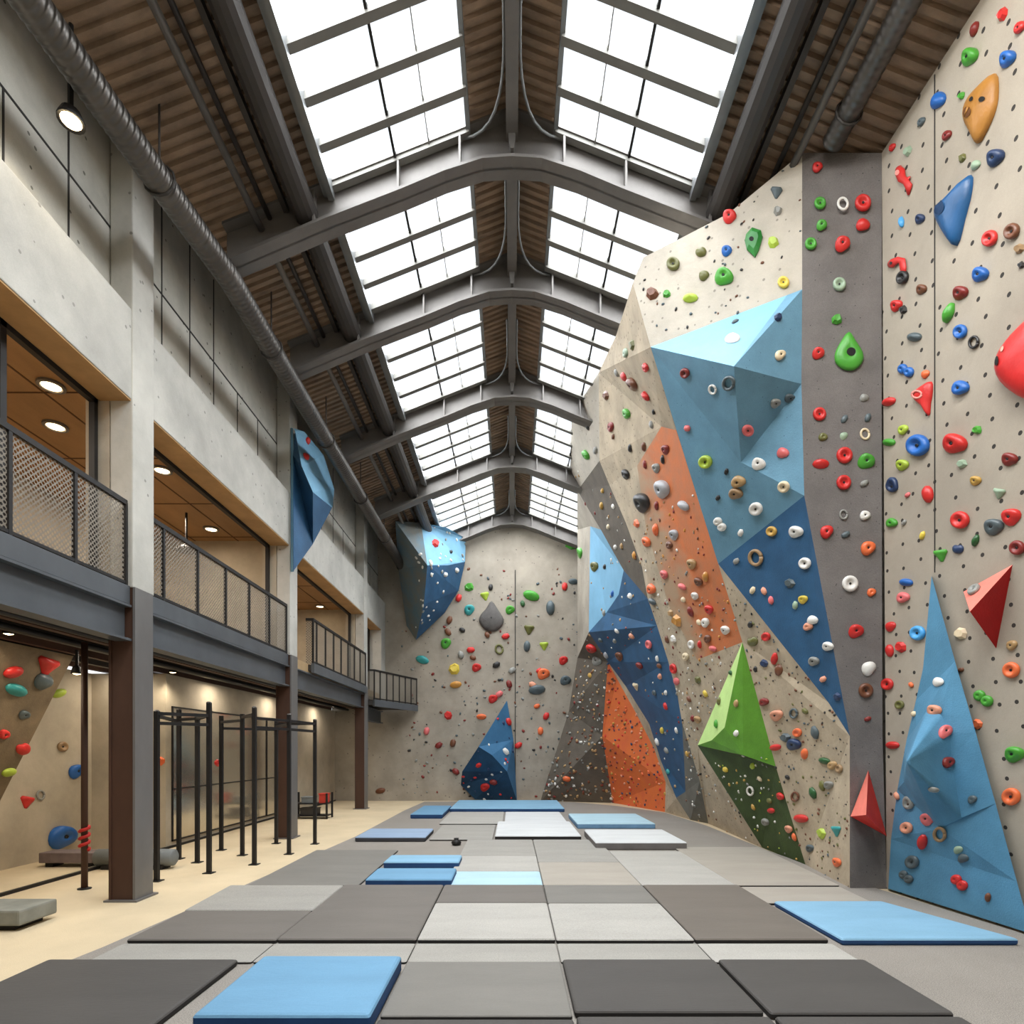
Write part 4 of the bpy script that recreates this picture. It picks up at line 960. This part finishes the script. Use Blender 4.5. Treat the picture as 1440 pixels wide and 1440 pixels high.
DATA = """
1372 41 11 maroon pinch|1411 20 11 red chip|1436 38 10 red knob|1366 80 15 green jug|1419 83 14 blue jug|1321 141 14 blue pebble|1353 135 7 green chip|1297 171 7 slate knob|1333 190 8 maroon knob
1354 222 7 olive chip|1373 232 8 sage pebble|1402 222 14 navy jug|1256 207 6 red knob|1278 212 8 sage chip|1269 312 8 lightblue leaf|1295 308 8 navy jug|1394 335 12 red donut|1425 325 12 brown donut
1434 350 8 bronze chip|1380 386 12 blue jug|1437 373 6 black chip|1271 390 10 black donut|1297 407 8 brown jug|1262 430 9 red jug|1271 436 7 black chip|1352 412 11 maroon jug|1336 440 14 green leaf|1352 466 10 blue donut
1371 481 8 black ring|1287 474 10 slate wide|1275 521 11 blue pair|1302 526 6 orange pebble|1251 565 9 red wide|1352 545 11 blue knob|1271 604 7 lime knob|1251 622 8 green wide|1293 626 15 blue donut
1375 605 7 green chip|1344 624 15 red jug|1354 652 7 sage chip|1421 646 10 maroon jug|1270 654 8 lime jug|1256 684 9 navy drop|1277 696 4 pink knob|1306 695 11 red pinch|1373 676 7 gold jug|1406 693 8 sage wedge
1255 735 7 green knob|1272 735 4 grey pebble|1352 731 12 red donut|1399 741 12 slate jug|1424 727 12 red jug|1373 760 8 darkgreen leaf|1348 772 7 navy heart|1324 780 9 green wedge|1298 753 5 yellow chip|1432 770 10 maroon donut
1275 819 8 blue wide|1271 840 8 pink knob|1253 881 7 red pebble|1292 890 10 lightblue donut|1252 915 8 red pinch|1267 910 8 red chip|1249 962 8 red donut|1282 963 4 orange pebble|1266 991 6 olive donut|1256 1048 8 red wide
1352 891 9 cream chip|1424 907 7 tan knob|1424 942 11 orange donut|1352 942 4 brown knob|1384 982 12 green pair|1375 1018 7 orange chip|1428 1061 12 green jug|1424 1120 12 orange donut
1320 959 7 white pebble|1315 1000 9 peach jug|1328 1030 9 pink jug|1332 1072 8 maroon knob|1286 1004 5 cream pinch|1313 1110 7 grey wide|1368 1124 6 slate knob|1262 1119 5 peach chip|1279 1131 8 grey drop|1306 1152 9 pink jug
1276 1164 8 peach donut|1298 1184 10 red pinch|1284 1212 9 slate donut|1275 1233 9 slate pair|1350 1241 11 red pair|1390 1262 6 brown pinch|1348 1195 6 sage pebble|1355 1207 7 slate pebble|1323 1173 9 bronze ring
1149 236 7 red knob|1153 287 8 green donut|1185 288 8 white ring|1213 287 11 red donut|1155 318 7 green jug|1213 317 9 red pebble|1140 344 8 green donut|1184 345 10 red jug|1180 401 9 sage donut|1177 450 8 green chip
1150 498 8 red jug|1215 560 6 grey pebble|1152 583 9 red donut|1187 590 5 slate ring|1220 588 5 slate pebble|1157 615 6 olive knob|1186 614 6 sage pebble|1216 611 7 cream ring|1187 641 11 red donut|1154 653 10 red wide
1217 650 11 green jug|1186 679 10 red donut|1215 680 5 grey knob|1186 724 6 grey ring|1216 725 7 white knob|1162 748 9 red knob|1189 752 5 slate pebble|1220 771 10 orange knob|1195 821 11 white donut|1225 833 6 orange knob
1203 888 10 red jug|1221 940 10 white pebble|1217 971 10 brown donut|1220 1011 4 maroon knob
1026 306 9 red jug|1092 271 8 slate wedge|1094 297 7 grey chip|1087 341 8 lime chip|1022 354 7 blue jug|986 355 7 olive heart|947 372 9 olive donut|990 388 7 olive pebble|1018 391 12 green jug|1102 398 8 yellow donut
917 413 9 brown chip|938 414 6 green chip|971 420 9 lime wide|1034 453 4 slate chip|1030 478 10 white wide|1094 447 6 navy chip|1096 500 7 cream knob
964 524 7 maroon donut|1026 538 9 slate ring|1003 547 6 white ring|1090 567 7 grey jug|1110 560 7 slate jug|1051 605 8 pink donut|967 602 5 pink wide|993 649 9 lime donut|1067 653 9 white jug|1101 637 8 pink pebble
1103 684 8 cream donut|1039 677 9 tan knob|1035 694 9 bronze jug|1022 663 4 black knob|1010 700 4 black wide|1064 715 9 white donut|1013 737 9 white pair|1042 749 5 white pebble
1086 747 7 gold donut|1120 748 9 white jug|1064 784 10 bronze ring|1036 789 5 grey pebble|1133 792 8 white donut|1111 820 7 slate chip|1059 830 5 cream chip|1075 831 5 peach knob|1085 844 5 pink knob|1130 843 6 yellow jug
1119 851 5 sage chip|1143 872 7 white pebble|1137 881 6 peach knob|1165 909 7 white jug|1145 930 7 grey jug|1158 955 5 peach pebble|1178 980 6 navy chip
890 485 8 olive chip|881 496 7 sage knob|909 516 7 red knob|878 529 7 red pebble|891 540 11 brown jug|909 557 8 red jug|868 524 5 grey chip|853 556 7 brown chip|882 582 8 green jug|860 600 7 maroon knob|863 614 4 brown knob
920 579 4 black pebble|917 597 5 grey ring|887 630 5 black wide|906 628 6 brown pinch|937 632 7 maroon jug|881 667 8 black jug|908 653 5 maroon pebble|924 658 7 grey jug|933 646 5 black chip|905 707 15 black jug|933 688 14 silver jug
962 711 10 silver wide|924 711 6 maroon pinch|825 640 8 green jug|838 633 5 grey chip|827 600 4 black chip
896 736 6 orange chip|923 745 8 orange pinch|910 762 8 orange jug|949 752 8 silver jug|942 766 6 brown knob|893 781 5 ochre wide|974 793 8 tan jug|935 808 7 pink jug|993 811 7 ochre pinch|983 818 7 brown jug|917 828 8 orange knob
918 846 7 slate wide|960 825 7 pink wide|978 838 6 white jug|962 843 5 cream knob|998 857 7 red jug|972 860 7 maroon pinch|944 862 6 tan chip|953 873 9 ochre chip|993 875 7 white knob|984 875 5 cream pinch|1021 886 7 white jug
996 898 6 brown knob|1003 912 6 pink wide|973 906 6 white donut|985 906 5 red chip|965 923 6 cream knob|948 899 6 white chip|939 899 5 brown chip
848 690 4 gold chip|847 711 5 gold heart|863 712 4 white knob|856 741 4 cream knob|866 769 4 white chip|875 768 4 tan chip
837 797 7 olive jug|851 797 4 black pebble|862 835 4 blue chip|850 862 4 grey chip|805 765 10 green chip|817 778 8 green jug|806 818 6 slate wide
887 838 5 white wide|868 887 4 white pebble|889 894 5 peach knob|913 906 6 pink donut|865 901 4 grey chip|845 900 4 slate chip|872 923 7 brown jug|900 936 6 maroon jug|925 926 4 white wide|928 936 5 brown knob|929 951 5 peach pebble
895 965 6 cream wedge|921 974 5 slate pinch|937 974 4 white chip|937 993 5 red pebble|932 1027 5 yellow pair|952 1027 4 white knob|925 1043 5 white pinch|938 1055 5 grey jug|940 1085 4 teal knob
832 912 8 red jug|840 930 7 grey jug|853 921 5 silver ring|830 950 4 gold chip|797 1095 5 orange pinch
948 940 7 red donut|952 958 6 pink pebble|982 956 6 olive chip|993 975 5 yellow chip|970 983 5 brown chip|975 1010 5 maroon chip|982 1012 6 tan jug|967 1060 4 gold knob
1028 946 4 darkgreen chip|1012 986 5 olive wide|1008 1018 5 green ring|1036 989 5 tan wide|1036 1031 5 white wedge|1021 1082 5 yellow chip|1059 1077 5 lime wide|1069 1095 4 cream knob|1056 1112 6 white ring
1098 1120 6 red jug|1085 1140 6 red wide|1060 1135 4 gold wide|1077 1156 6 grey jug|1110 1166 6 peach jug|1118 1177 5 orange pinch|1083 1126 5 olive ring
1059 902 7 olive heart|1078 895 6 red donut|1056 878 5 black chip|1090 926 8 red leaf|1096 942 8 brown pinch|1075 933 6 navy chip|1063 941 4 black pinch|1075 987 6 maroon knob|1093 1006 8 peach jug|1117 1003 6 slate ring
1133 1000 5 olive pinch|1122 1030 6 orange donut|1147 1030 9 slate leaf|1105 1037 7 slate chip|1117 1047 9 navy jug|1091 1051 7 red wide|1132 1060 7 orange pinch|1160 1070 7 darkgreen wide|1171 1076 6 tan knob|1181 1081 6 bronze donut
1108 1093 4 black pinch|1157 1105 7 olive leaf|1166 1104 6 grey jug|1144 1115 8 darkgreen leaf|1119 1120 6 brown ring|1127 1151 9 red wide|1156 1172 8 lime chip|1177 1168 8 teal wedge|1140 1193 6 slate jug|1178 1213 7 orange jug
660 826 7 green chip|645 841 5 red pinch|660 858 7 teal jug|682 838 6 lime wedge|690 826 4 black knob|747 838 10 green wide|735 849 4 darkgreen wide|774 855 9 slate pinch|794 825 5 red knob|717 858 6 green jug|744 885 7 olive wedge
741 909 7 slate pinch|765 908 6 lime wedge|792 929 6 red jug|662 914 5 red knob|627 905 7 green jug|702 913 6 olive ring|711 895 5 red wide|685 893 4 brown wide|632 872 5 brown ring|630 889 5 brown wide|650 886 4 black ring
594 928 8 teal wide|639 941 8 yellow chip|641 963 7 ochre wide|670 939 6 red jug|665 925 4 brown knob|648 921 5 grey chip|698 935 5 black heart|720 943 5 grey knob|716 962 5 maroon wide|764 948 8 orange jug|758 943 4 red pebble
795 957 7 slate jug|755 970 10 slate wide|749 963 5 peach knob|693 983 6 red jug|702 976 5 pink wide|630 1006 6 red chip|677 1008 6 orange wide|768 1007 5 red donut|755 993 4 orange pinch|715 1015 5 red jug|760 1028 5 orange knob
729 1048 5 red wide|600 1028 5 pink pebble|617 1048 5 maroon wide|637 1045 5 brown chip|641 1085 5 maroon jug|673 1076 4 red knob|682 1107 6 red jug|694 1100 5 maroon knob|711 1057 5 white heart
612 764 6 red chip|634 776 3 black knob|605 792 4 white chip|642 802 4 white pinch|626 808 4 white knob|432 620 5 red knob|430 642 6 red heart
18 945 12 red wide|66 935 14 red wedge|22 970 13 teal wide|82 975 9 lime wide|33 1005 7 slate jug|5 1032 7 red knob|32 1053 9 red heart|12 1086 9 lime wide|60 958 12 slate pebble
87 1050 7 bronze donut|106 1085 10 blue jug|37 1127 9 red wedge|56 1118 6 grey ring|85 1178 17 blue jug|226 1070 6 orange chip|305 1073 6 red chip|535 1112 6 brown wide
"""
ALL = [it.split() for row in DATA.strip().split('\n') for it in row.split('|')]
ALL.sort(key=lambda q: -float(q[2]))
for q in ALL[:286]: hold(float(q[0]), float(q[1]), float(q[2]), q[3], q[4])
TINY = [(float(q[0]), float(q[1]), float(q[2]), q[3]) for q in ALL[286:]]

# one named hold made to measure
def special(name, label, x, y, r, parts, rot=0.0, cat='climbing hold', group=None):
    """parts: list of (name, MB in hold units, material, smooth)"""
    o = None
    for i, (nm, mb_, m_, sm) in enumerate(parts):
        me = bpy.data.meshes.new(nm); me.from_pydata([tuple(v) for v in mb_.v], [], mb_.f); me.materials.append(m_)
        bm = bmesh.new(); bm.from_mesh(me); bmesh.ops.remove_doubles(bm, verts=bm.verts, dist=1e-5); bmesh.ops.recalc_face_normals(bm, faces=bm.faces); bm.to_mesh(me); bm.free()
        if sm:
            for p_ in me.polygons: p_.use_smooth = True
        ob = bpy.data.objects.new(nm if i else name, me); COL.objects.link(ob)
        if i == 0: o = ob; place(o, x, y, r, rot, 1.0, .42, 2.0); tag(o, label, cat, group, 'thing')
        else:
            q_ = list(o['_fit']); ob.data.transform(Matrix([q_[k * 4:k * 4 + 4] for k in range(4)])); ob.parent = o
    return o
def mound(outl, rings, lip=0.0, top=(0, 0)):
    """a domed body over an outline; rings = (scale, height), shrinking towards 'top'"""
    m_ = MB(); n_ = len(outl)
    for sc, z in rings:
        for x, y in outl: m_.v.append(Vector((top[0] + (x - top[0]) * sc, top[1] + (y - top[1]) * sc, z)))
    for i in range(len(rings) - 1):
        for q in range(n_):
            q2 = (q + 1) % n_; m_.f.append((i*n_ + q, i*n_ + q2, (i+1)*n_ + q2, (i+1)*n_ + q)); m_.m.append(0)
    m_.f.append(tuple((len(rings) - 1) * n_ + q for q in range(n_))); m_.m.append(0)
    return m_
def disc(x, y, z, r, n_=14, ry=None, h=.04):
    m_ = MB(); ry = ry or r
    ring = [(x + r * math.cos(2 * math.pi * k / n_), y + ry * math.sin(2 * math.pi * k / n_)) for k in range(n_)]
    m_.prism([(a, b_, z) for a, b_ in ring], (0, 0, h)); return m_
def smooth_outline(pts, n_=6):
    o_ = []; N_ = len(pts)
    for i in range(N_):
        p0, p1, p2, p3 = (Vector((*pts[(i + k) % N_], 0)) for k in (-1, 0, 1, 2))
        for k in range(n_):
            t_ = k / n_; v = .5 * ((2 * p1) + (p2 - p0) * t_ + (2 * p0 - 5 * p1 + 4 * p2 - p3) * t_ ** 2 + (3 * p1 - p0 - 3 * p2 + p3) * t_ ** 3); o_.append((v.x, v.y))
    return o_
def on(m_, x, y, r, n_=14, ry=None, h=.05):
    bt = BVHTree.FromPolygons(m_.v, m_.f); c = []; ry = ry or r
    rc = lambda a, b: (bt.ray_cast(Vector((a, b, 3)), Vector((0, 0, -1)))[0] or Vector((a, b, .1))).z
    d_ = MB(); d_.v.append(Vector((x, y, rc(x, y) + h)))
    for q in (.6, 1.0):
        for k in range(n_):
            a = 2 * math.pi * k / n_; px, py = x + r * q * math.cos(a), y + ry * q * math.sin(a); d_.v.append(Vector((px, py, rc(px, py) + h)))
    for k in range(n_):
        k2 = (k + 1) % n_; d_.f += [(0, 1 + k, 1 + k2), (1 + k, 1 + n_ + k, 1 + n_ + k2, 1 + k2)]; d_.m += [0, 0]
    return d_
HOLE = mat('hold socket', (26, 24, 22), .05, 5, .8)
ML = mat('ochre brown hold resin', (168, 116, 52), .1, 4, .45, bump=.15)
# ochre pointed hold with sockets
ou = smooth_outline([(.45, 1.0), (.62, .45), (.60, -.05), (.42, -.55), (.12, -1.0), (-.22, -.6), (-.52, -.15), (-.5, .3), (-.15, .68)], 3)
ml = mound(ou, [(1, 0), (1, .18), (.86, .36), (.55, .55), (.2, .62)], top=(.08, -.05))
special('climbing_hold', 'large pointed ochre brown hold with sockets high on right wall', 1378, 155, 50, [
    ('body', ml, ML, True), ('socket', on(ml, -.06, .36, .09, ry=.07), HOLE, False), ('socket', on(ml, .34, .30, .09, ry=.08), HOLE, False),
    ('socket', on(ml, -.16, -.02, .19, ry=.16), mat('ochre recess', (104, 62, 26), .1, 4), False), ('rib', MB().tube([(-.24, -.14, .60), (-.08, .12, .70)], .035, 8), ML, True)], group='oversized holds')
# blue wedge hold
BW = mat('deep blue hold resin', (26, 84, 134), .1, 3, .4, bump=.1, spec=.5)
ou = smooth_outline([(.5, 1.0), (.56, .5), (.42, -.2), (.22, -1.0), (-.2, -.62), (-.52, -.12), (-.5, .2), (-.1, .52)], 3)
mf = mound(ou, [(1, 0), (.98, .2), (.82, .42), (.5, .6), (.15, .66)], top=(-.12, .2))
special('climbing_hold', 'large blue fin hold with round recess on right wall', 1341, 298, 50, [
    ('body', mound(ou, [(1, 0), (.98, .2), (.82, .42), (.5, .6), (.15, .66)], top=(-.12, .2)), BW, True),
    ('recess', on(mf, -.2, .16, .21, 18), mat('blue recess', (18, 52, 88), .1, 4), False)], group='oversized holds')
# red cone at the right edge
RM = mat('red cone resin', (206, 42, 40), .08, 3, .4, bump=.1, spec=.5)
ou = smooth_outline([(.55, 1.0), (.85, .4), (.9, -.5), (.3, -.75), (-.25, -.55), (-.5, -.15), (-.35, .3), (.1, .75)], 3)
mr = mound(ou, [(1, 0), (1, .2), (.85, .45), (.55, .66), (.2, .74)], top=(-.05, -.1))
special('climbing_hold', 'very large red bulging hold cut by right edge', 1444, 506, 78, [
    ('body', mound(ou, [(1, 0), (1, .2), (.85, .45), (.55, .66), (.2, .74)], top=(-.05, -.1)), RM, True),
    ('socket', on(mr, -.3, -.0, .07, ry=.09), HOLE, False), ('socket', on(mr, -.2, .22, .05), mat('pale socket rim', (236, 170, 150), .05), False)], group='oversized holds')
# green teardrop on the column
GM = hmat('green'); ou = smooth_outline([(0, 1.05), (.35, .6), (.72, 0), (.74, -.5), (.35, -.92), (-.2, -.95), (-.68, -.6), (-.74, -.1), (-.45, .5)], 3)
special('climbing_hold', 'large green teardrop hold with dark eye on dark column', 1193, 496, 26, [
    ('body', mound(ou, [(1, 0), (1.02, .22), (.88, .45), (.6, .6), (.36, .62), (.28, .56)], top=(.05, -.12)), GM, True),
    ('socket', disc(.08, -.08, .55, .24, 16, ry=.22, h=.09), HOLE, False)], group='oversized holds')
# faceted green hold
ou = [(-.5, .55), (-.1, 1.0), (.5, .8), (.6, .35), (.35, -.5), (.1, -1.0), (-.45, -.5), (-.6, .1)]
special('climbing_hold', 'big faceted dark green hold on the upper concrete face', 1060, 342, 21, [
    ('body', mound(ou, [(1, 0), (.98, .25), (.6, .62), (.3, .66)], top=(-.05, .15)), mat('deep green hold resin', (36, 118, 44), .08, 4, .4, spec=.5), False),
    ('socket', disc(-.1, .1, .62, .16, h=.06), HOLE, False)], group='oversized holds')
# grey drop on the back wall
ou = smooth_outline([(.02, 1.05), (.5, .4), (.82, -.15), (.7, -.6), (.2, -.95), (-.4, -.85), (-.82, -.3), (-.7, .15), (-.35, .55)], 3)
special('climbing_hold', 'large dark grey drop-shaped hold in middle of back wall', 691, 868, 21, [
    ('body', mound(ou, [(1, 0), (1, .25), (.8, .5), (.4, .66), (.1, .7)], top=(0, -.1)), mat('graphite hold', (92, 88, 85), .1, 5, .7, bump=.3, fine=.15), True),
    ('bolt', disc(0, -.1, .66, .06, h=.06), BOLT, False)], group='oversized holds')
# two curly red holds
special('climbing_hold', 'red hook-shaped hold with tail near top of right wall', 1273, 253, 24, [
    ('body', MB().tube([(-.55, .75, .1), (-.3, .5, .25), (-.1, .1, .28), (.2, -.1, .25), (.45, -.4, .2), (.42, -.95, .06)], [.25, .36, .3, .22, .26, .08], 12), hmat('red'), True),
    ('head', disc(-.35, .5, .5, .17, h=.12), mat('pale red hold', (236, 150, 138), .05), False), ('fin', MB().tube([(.2, -.05, .2), (.5, .15, .2)], [.16, .05], 8), hmat('red'), True)], group='curled red holds')
special('climbing_hold', 'red bent hold shaped like an elbow on right wall', 1267, 372, 20, [
    ('body', MB().tube([(-.9, .05, .1), (-.55, .15, .3), (-.1, .35, .3), (.25, .25, .3), (.35, -.25, .28), (.4, -.8, .1)], [.24, .34, .24, .28, .26, .14], 12), hmat('red'), True),
    ('bolt', disc(-.55, .15, .6, .12, h=.05), BOLT, False)], group='curled red holds')
ou = smooth_outline([(.55, 1.0), (.6, .3), (.5, -.3), (.42, -1.05), (.1, -.55), (-.45, -.05), (-.5, .35), (-.1, .7)], 3)
special('climbing_hold', 'red cone-shaped hold with pale rim mouth on right wall', 1298, 560, 23, [
    ('body', mound(ou, [(1, 0), (1, .25), (.8, .55), (.5, .7), (.2, .72)], top=(.05, .15)), hmat('red'), True),
    ('rim', MB().tube([(-.08 + .3 * math.cos(a / 12 * 2 * math.pi), .25 + .22 * math.sin(a / 12 * 2 * math.pi), .74) for a in range(13)], .07, 6), mat('pale red hold', (236, 150, 138), .05), True)], group='oversized holds')
# round grey hold on the red pyramid
refresh()
hold(1371, 830, 10, 'grey', 'donut', 0)

# labels: each hold is singled out by colour, form, wall and what is next to it
def cword(c): return CW.get(c, c)
def rel(a, b):
    dx, dy = a[4] - b[4], a[5] - b[5]
    if abs(dy) >= abs(dx) * .8: return 'above' if dy < 0 else 'below'
    return 'right of' if dx > 0 else 'left of'
keys = {}
for h in HOLDS: keys.setdefault((h[1], h[2], h[3]), []).append(h)
ORD = ['highest', 'second highest', 'third highest', 'fourth highest', 'fifth highest', 'sixth highest', 'seventh highest', 'eighth highest', 'ninth highest', 'tenth highest']
used = set()
for h in HOLDS:
    o, c, sh, s, x, y, r = h; same = keys[(c, sh, s)]
    base = f'{cword(c)} {SW[sh]} hold on {s}'
    size = 'small ' if r <= 5.5 else ('big ' if r >= 13 else '')
    lab = None
    nb = sorted((q for q in HOLDS if q is not h and q[3] == s and (q[1], q[2]) != (c, sh)), key=lambda q: (q[4] - x) ** 2 + (q[5] - y) ** 2)
    def ok(nbr, rl, dist):
        for k in same:
            if k is h: continue
            for q in HOLDS:
                if q is not k and q[3] == s and (q[1], q[2]) == (nbr[1], nbr[2]) and rel(k, q) == rl and math.hypot(q[4] - k[4], q[5] - k[5]) < dist * 2.0 + 25: return False
        return True
    if len(same) == 1: lab = size + base
    for q in nb[:4]:
        if lab and len(nb) == 0: break
        dist = math.hypot(q[4] - x, q[5] - y)
        if dist > 75: break
        rl = rel(h, q)
        if ok(q, rl, dist):
            lab = f'{size}{base}, just {rl} {cword(q[1])} {SW[q[2]]} hold'; break
    if lab is None or lab in used:
        srt = sorted(same, key=lambda k: k[5]); i = srt.index(h)
        if len(srt) == 2: w = 'upper of two' if i == 0 else 'lower of two'
        else: w = 'lowest one' if i == len(srt) - 1 else ORD[min(i, 9)] + ' one'
        lab = f'{size}{base}, {w} of its kind'
    used.add(lab); o['label'] = lab; o['group'] = f'{cword(c)} holds on {s}'

# the crowd of tiny holds on the speckled panels, one uncounted mass
DM = MB(); DC = []
def dot(x, y, r, c, f):
    if c not in DC: DC.append(c)
    mi = DC.index(c); p, nrm, up, rt, _ = f; s_ = r * p.y / F; b_ = len(DM.v); k = 8; ph = random.random() * 6
    for rr, z in ((1, 0), (.97, .35), (.6, .7)):
        for q in range(k):
            a_ = ph + q * 2 * math.pi / k; R_ = s_ * rr * (1 + .22 * math.sin(2 * a_ + ph)); DM.v.append(p + rt * (R_ * math.cos(a_)) + up * (R_ * math.sin(a_)) + nrm * (z * s_ + .002))
    for i in range(2):
        for q in range(k):
            q2 = (q + 1) % k; DM.f.append((b_ + i*k + q, b_ + i*k + q2, b_ + (i+1)*k + q2, b_ + (i+1)*k + q)); DM.m.append(mi)
    DM.f.append(tuple(b_ + 2*k + q for q in range(k))); DM.m.append(mi)
for x, y, r, c in TINY:
    f = frame_at(x, y)
    if f: dot(x, y, r, c, f)
def dots(region, n, cols, words, label):
    tries = 0; got = 0; x0, x1, y0, y1 = region
    while got < n and tries < n * 30:
        tries += 1; x, y = random.uniform(x0, x1), random.uniform(y0, y1); f = frame_at(x, y)
        if f is None or f[4] not in words: continue
        if any((x - h[4]) ** 2 + (y - h[5]) ** 2 < (h[6] + 4) ** 2 for h in HOLDS): continue
        got += 1; dot(x, y, random.uniform(1.1, 2.3), random.choice(cols), f)
dots((755, 865, 890, 1130), 230, ['grey', 'grey', 'maroon', 'tan', 'tan', 'brown', 'white', 'brown'], ('dark speckled panel',), 'scatter of tiny pale holds over the dark speckled panel')
dots((840, 945, 930, 1145), 190, ['maroon', 'red', 'brown', 'peach', 'gold', 'navy', 'orange'], ('low orange panel',), 'scatter of tiny red holds over the low orange panel')
dots((890, 1050, 690, 935), 110, ['white', 'brown', 'ochre', 'maroon', 'tan', 'grey'], ('orange panel', 'tan concrete face'), 'scatter of tiny holds beside the tall orange panel')
dots((925, 1080, 930, 1190), 120, ['brown', 'grey', 'black', 'tan', 'white'], ('tan concrete face', 'low tan face', 'slate grey strip'), 'scatter of tiny dark holds on the low tan face')
dots((1020, 1195, 840, 1240), 110, ['black', 'slate', 'brown', 'olive'], ('lower concrete strip',), 'scatter of tiny dark holds on the lower concrete strip')
dots((560, 830, 800, 1120), 150, ['slate', 'brown', 'black', 'maroon', 'grey'], ('back wall',), 'scatter of tiny dark holds over the back wall')
dots((1000, 1140, 1060, 1215), 45, ['gold', 'grey', 'lime', 'white'], ('green volume',), 'scatter of tiny holds on dark foot of green volume')
dots((800, 965, 660, 1120), 60, ['white', 'grey', 'tan', 'maroon'], ('long dark blue panel', 'dark brown strip', 'narrow pale face', 'pale blue face'), 'scatter of tiny holds on the far dark blue panel')
dots((585, 660, 740, 900), 45, ['white', 'grey', 'white'], ('blue corner volume',), 'scatter of tiny white holds on blue corner volume')
dots((640, 730, 1000, 1125), 26, ['white', 'red', 'navy'], ('blue wedge',), 'scatter of tiny holds on the blue wedge volume')
dots((890, 1130, 230, 480), 40, ['brown', 'slate', 'black'], ('upper concrete face',), 'scatter of tiny dark dots on the upper concrete face')

tag(DM.build('small_holds', [hmat(c) for c in DC], smooth=True, normals=False), 'countless tiny holds sprinkled over all the climbing faces', 'small climbing holds', kind='stuff')

# ------------------------------------------------------------------ light
for bi, (ya, yb) in enumerate(bays):
    ya2 = max(ya, -1.5)
    for sx in (-1, 1):
        x = 1.34; n_ = Vector((sx * .371, 0, .928))
        area(Vector((sx * x, (ya2 + yb) / 2, hz(x))) + n_ * .32, 2.3, 112 * (yb - ya2) * (1.15 if sx < 0 else 1.0), (.96, .98, 1.0), (0, sx * .3805, 0), 'RECTANGLE', yb - ya2 + .3)
for o in bpy.data.objects:
    if '_fit' in o: del o['_fit']
area((1.6, 2.2, 7.9), 1.2, 210, (1, .97, .92), (0, -math.radians(68), 0), 'RECTANGLE', 2.4)  # added lamp out of view, brightens the upper right wall
struct(MB().box(-7.3, 5.4, Y0 - .1, Y0, 0, 9.3).build('wall_front', CONC_B))
w = bpy.data.worlds.new('World'); S.world = w; w.use_nodes = True
bg = w.node_tree.nodes['Background']; bg.inputs[0].default_value = (.93, .96, 1.0, 1); bg.inputs[1].default_value = 1.35

cam = bpy.data.cameras.new('Camera'); cam.lens = 20.0; cam.sensor_width = 36; cam.shift_y = (HY - 720) / 1440.0; cam.clip_start = .05
co = bpy.data.objects.new('Camera', cam); co.location = (0, 0, CZ); co.rotation_euler = (math.pi / 2, 0, 0); COL.objects.link(co); S.camera = co
S.view_settings.view_transform = 'Standard'; S.view_settings.look = 'None'; S.view_settings.exposure = 0
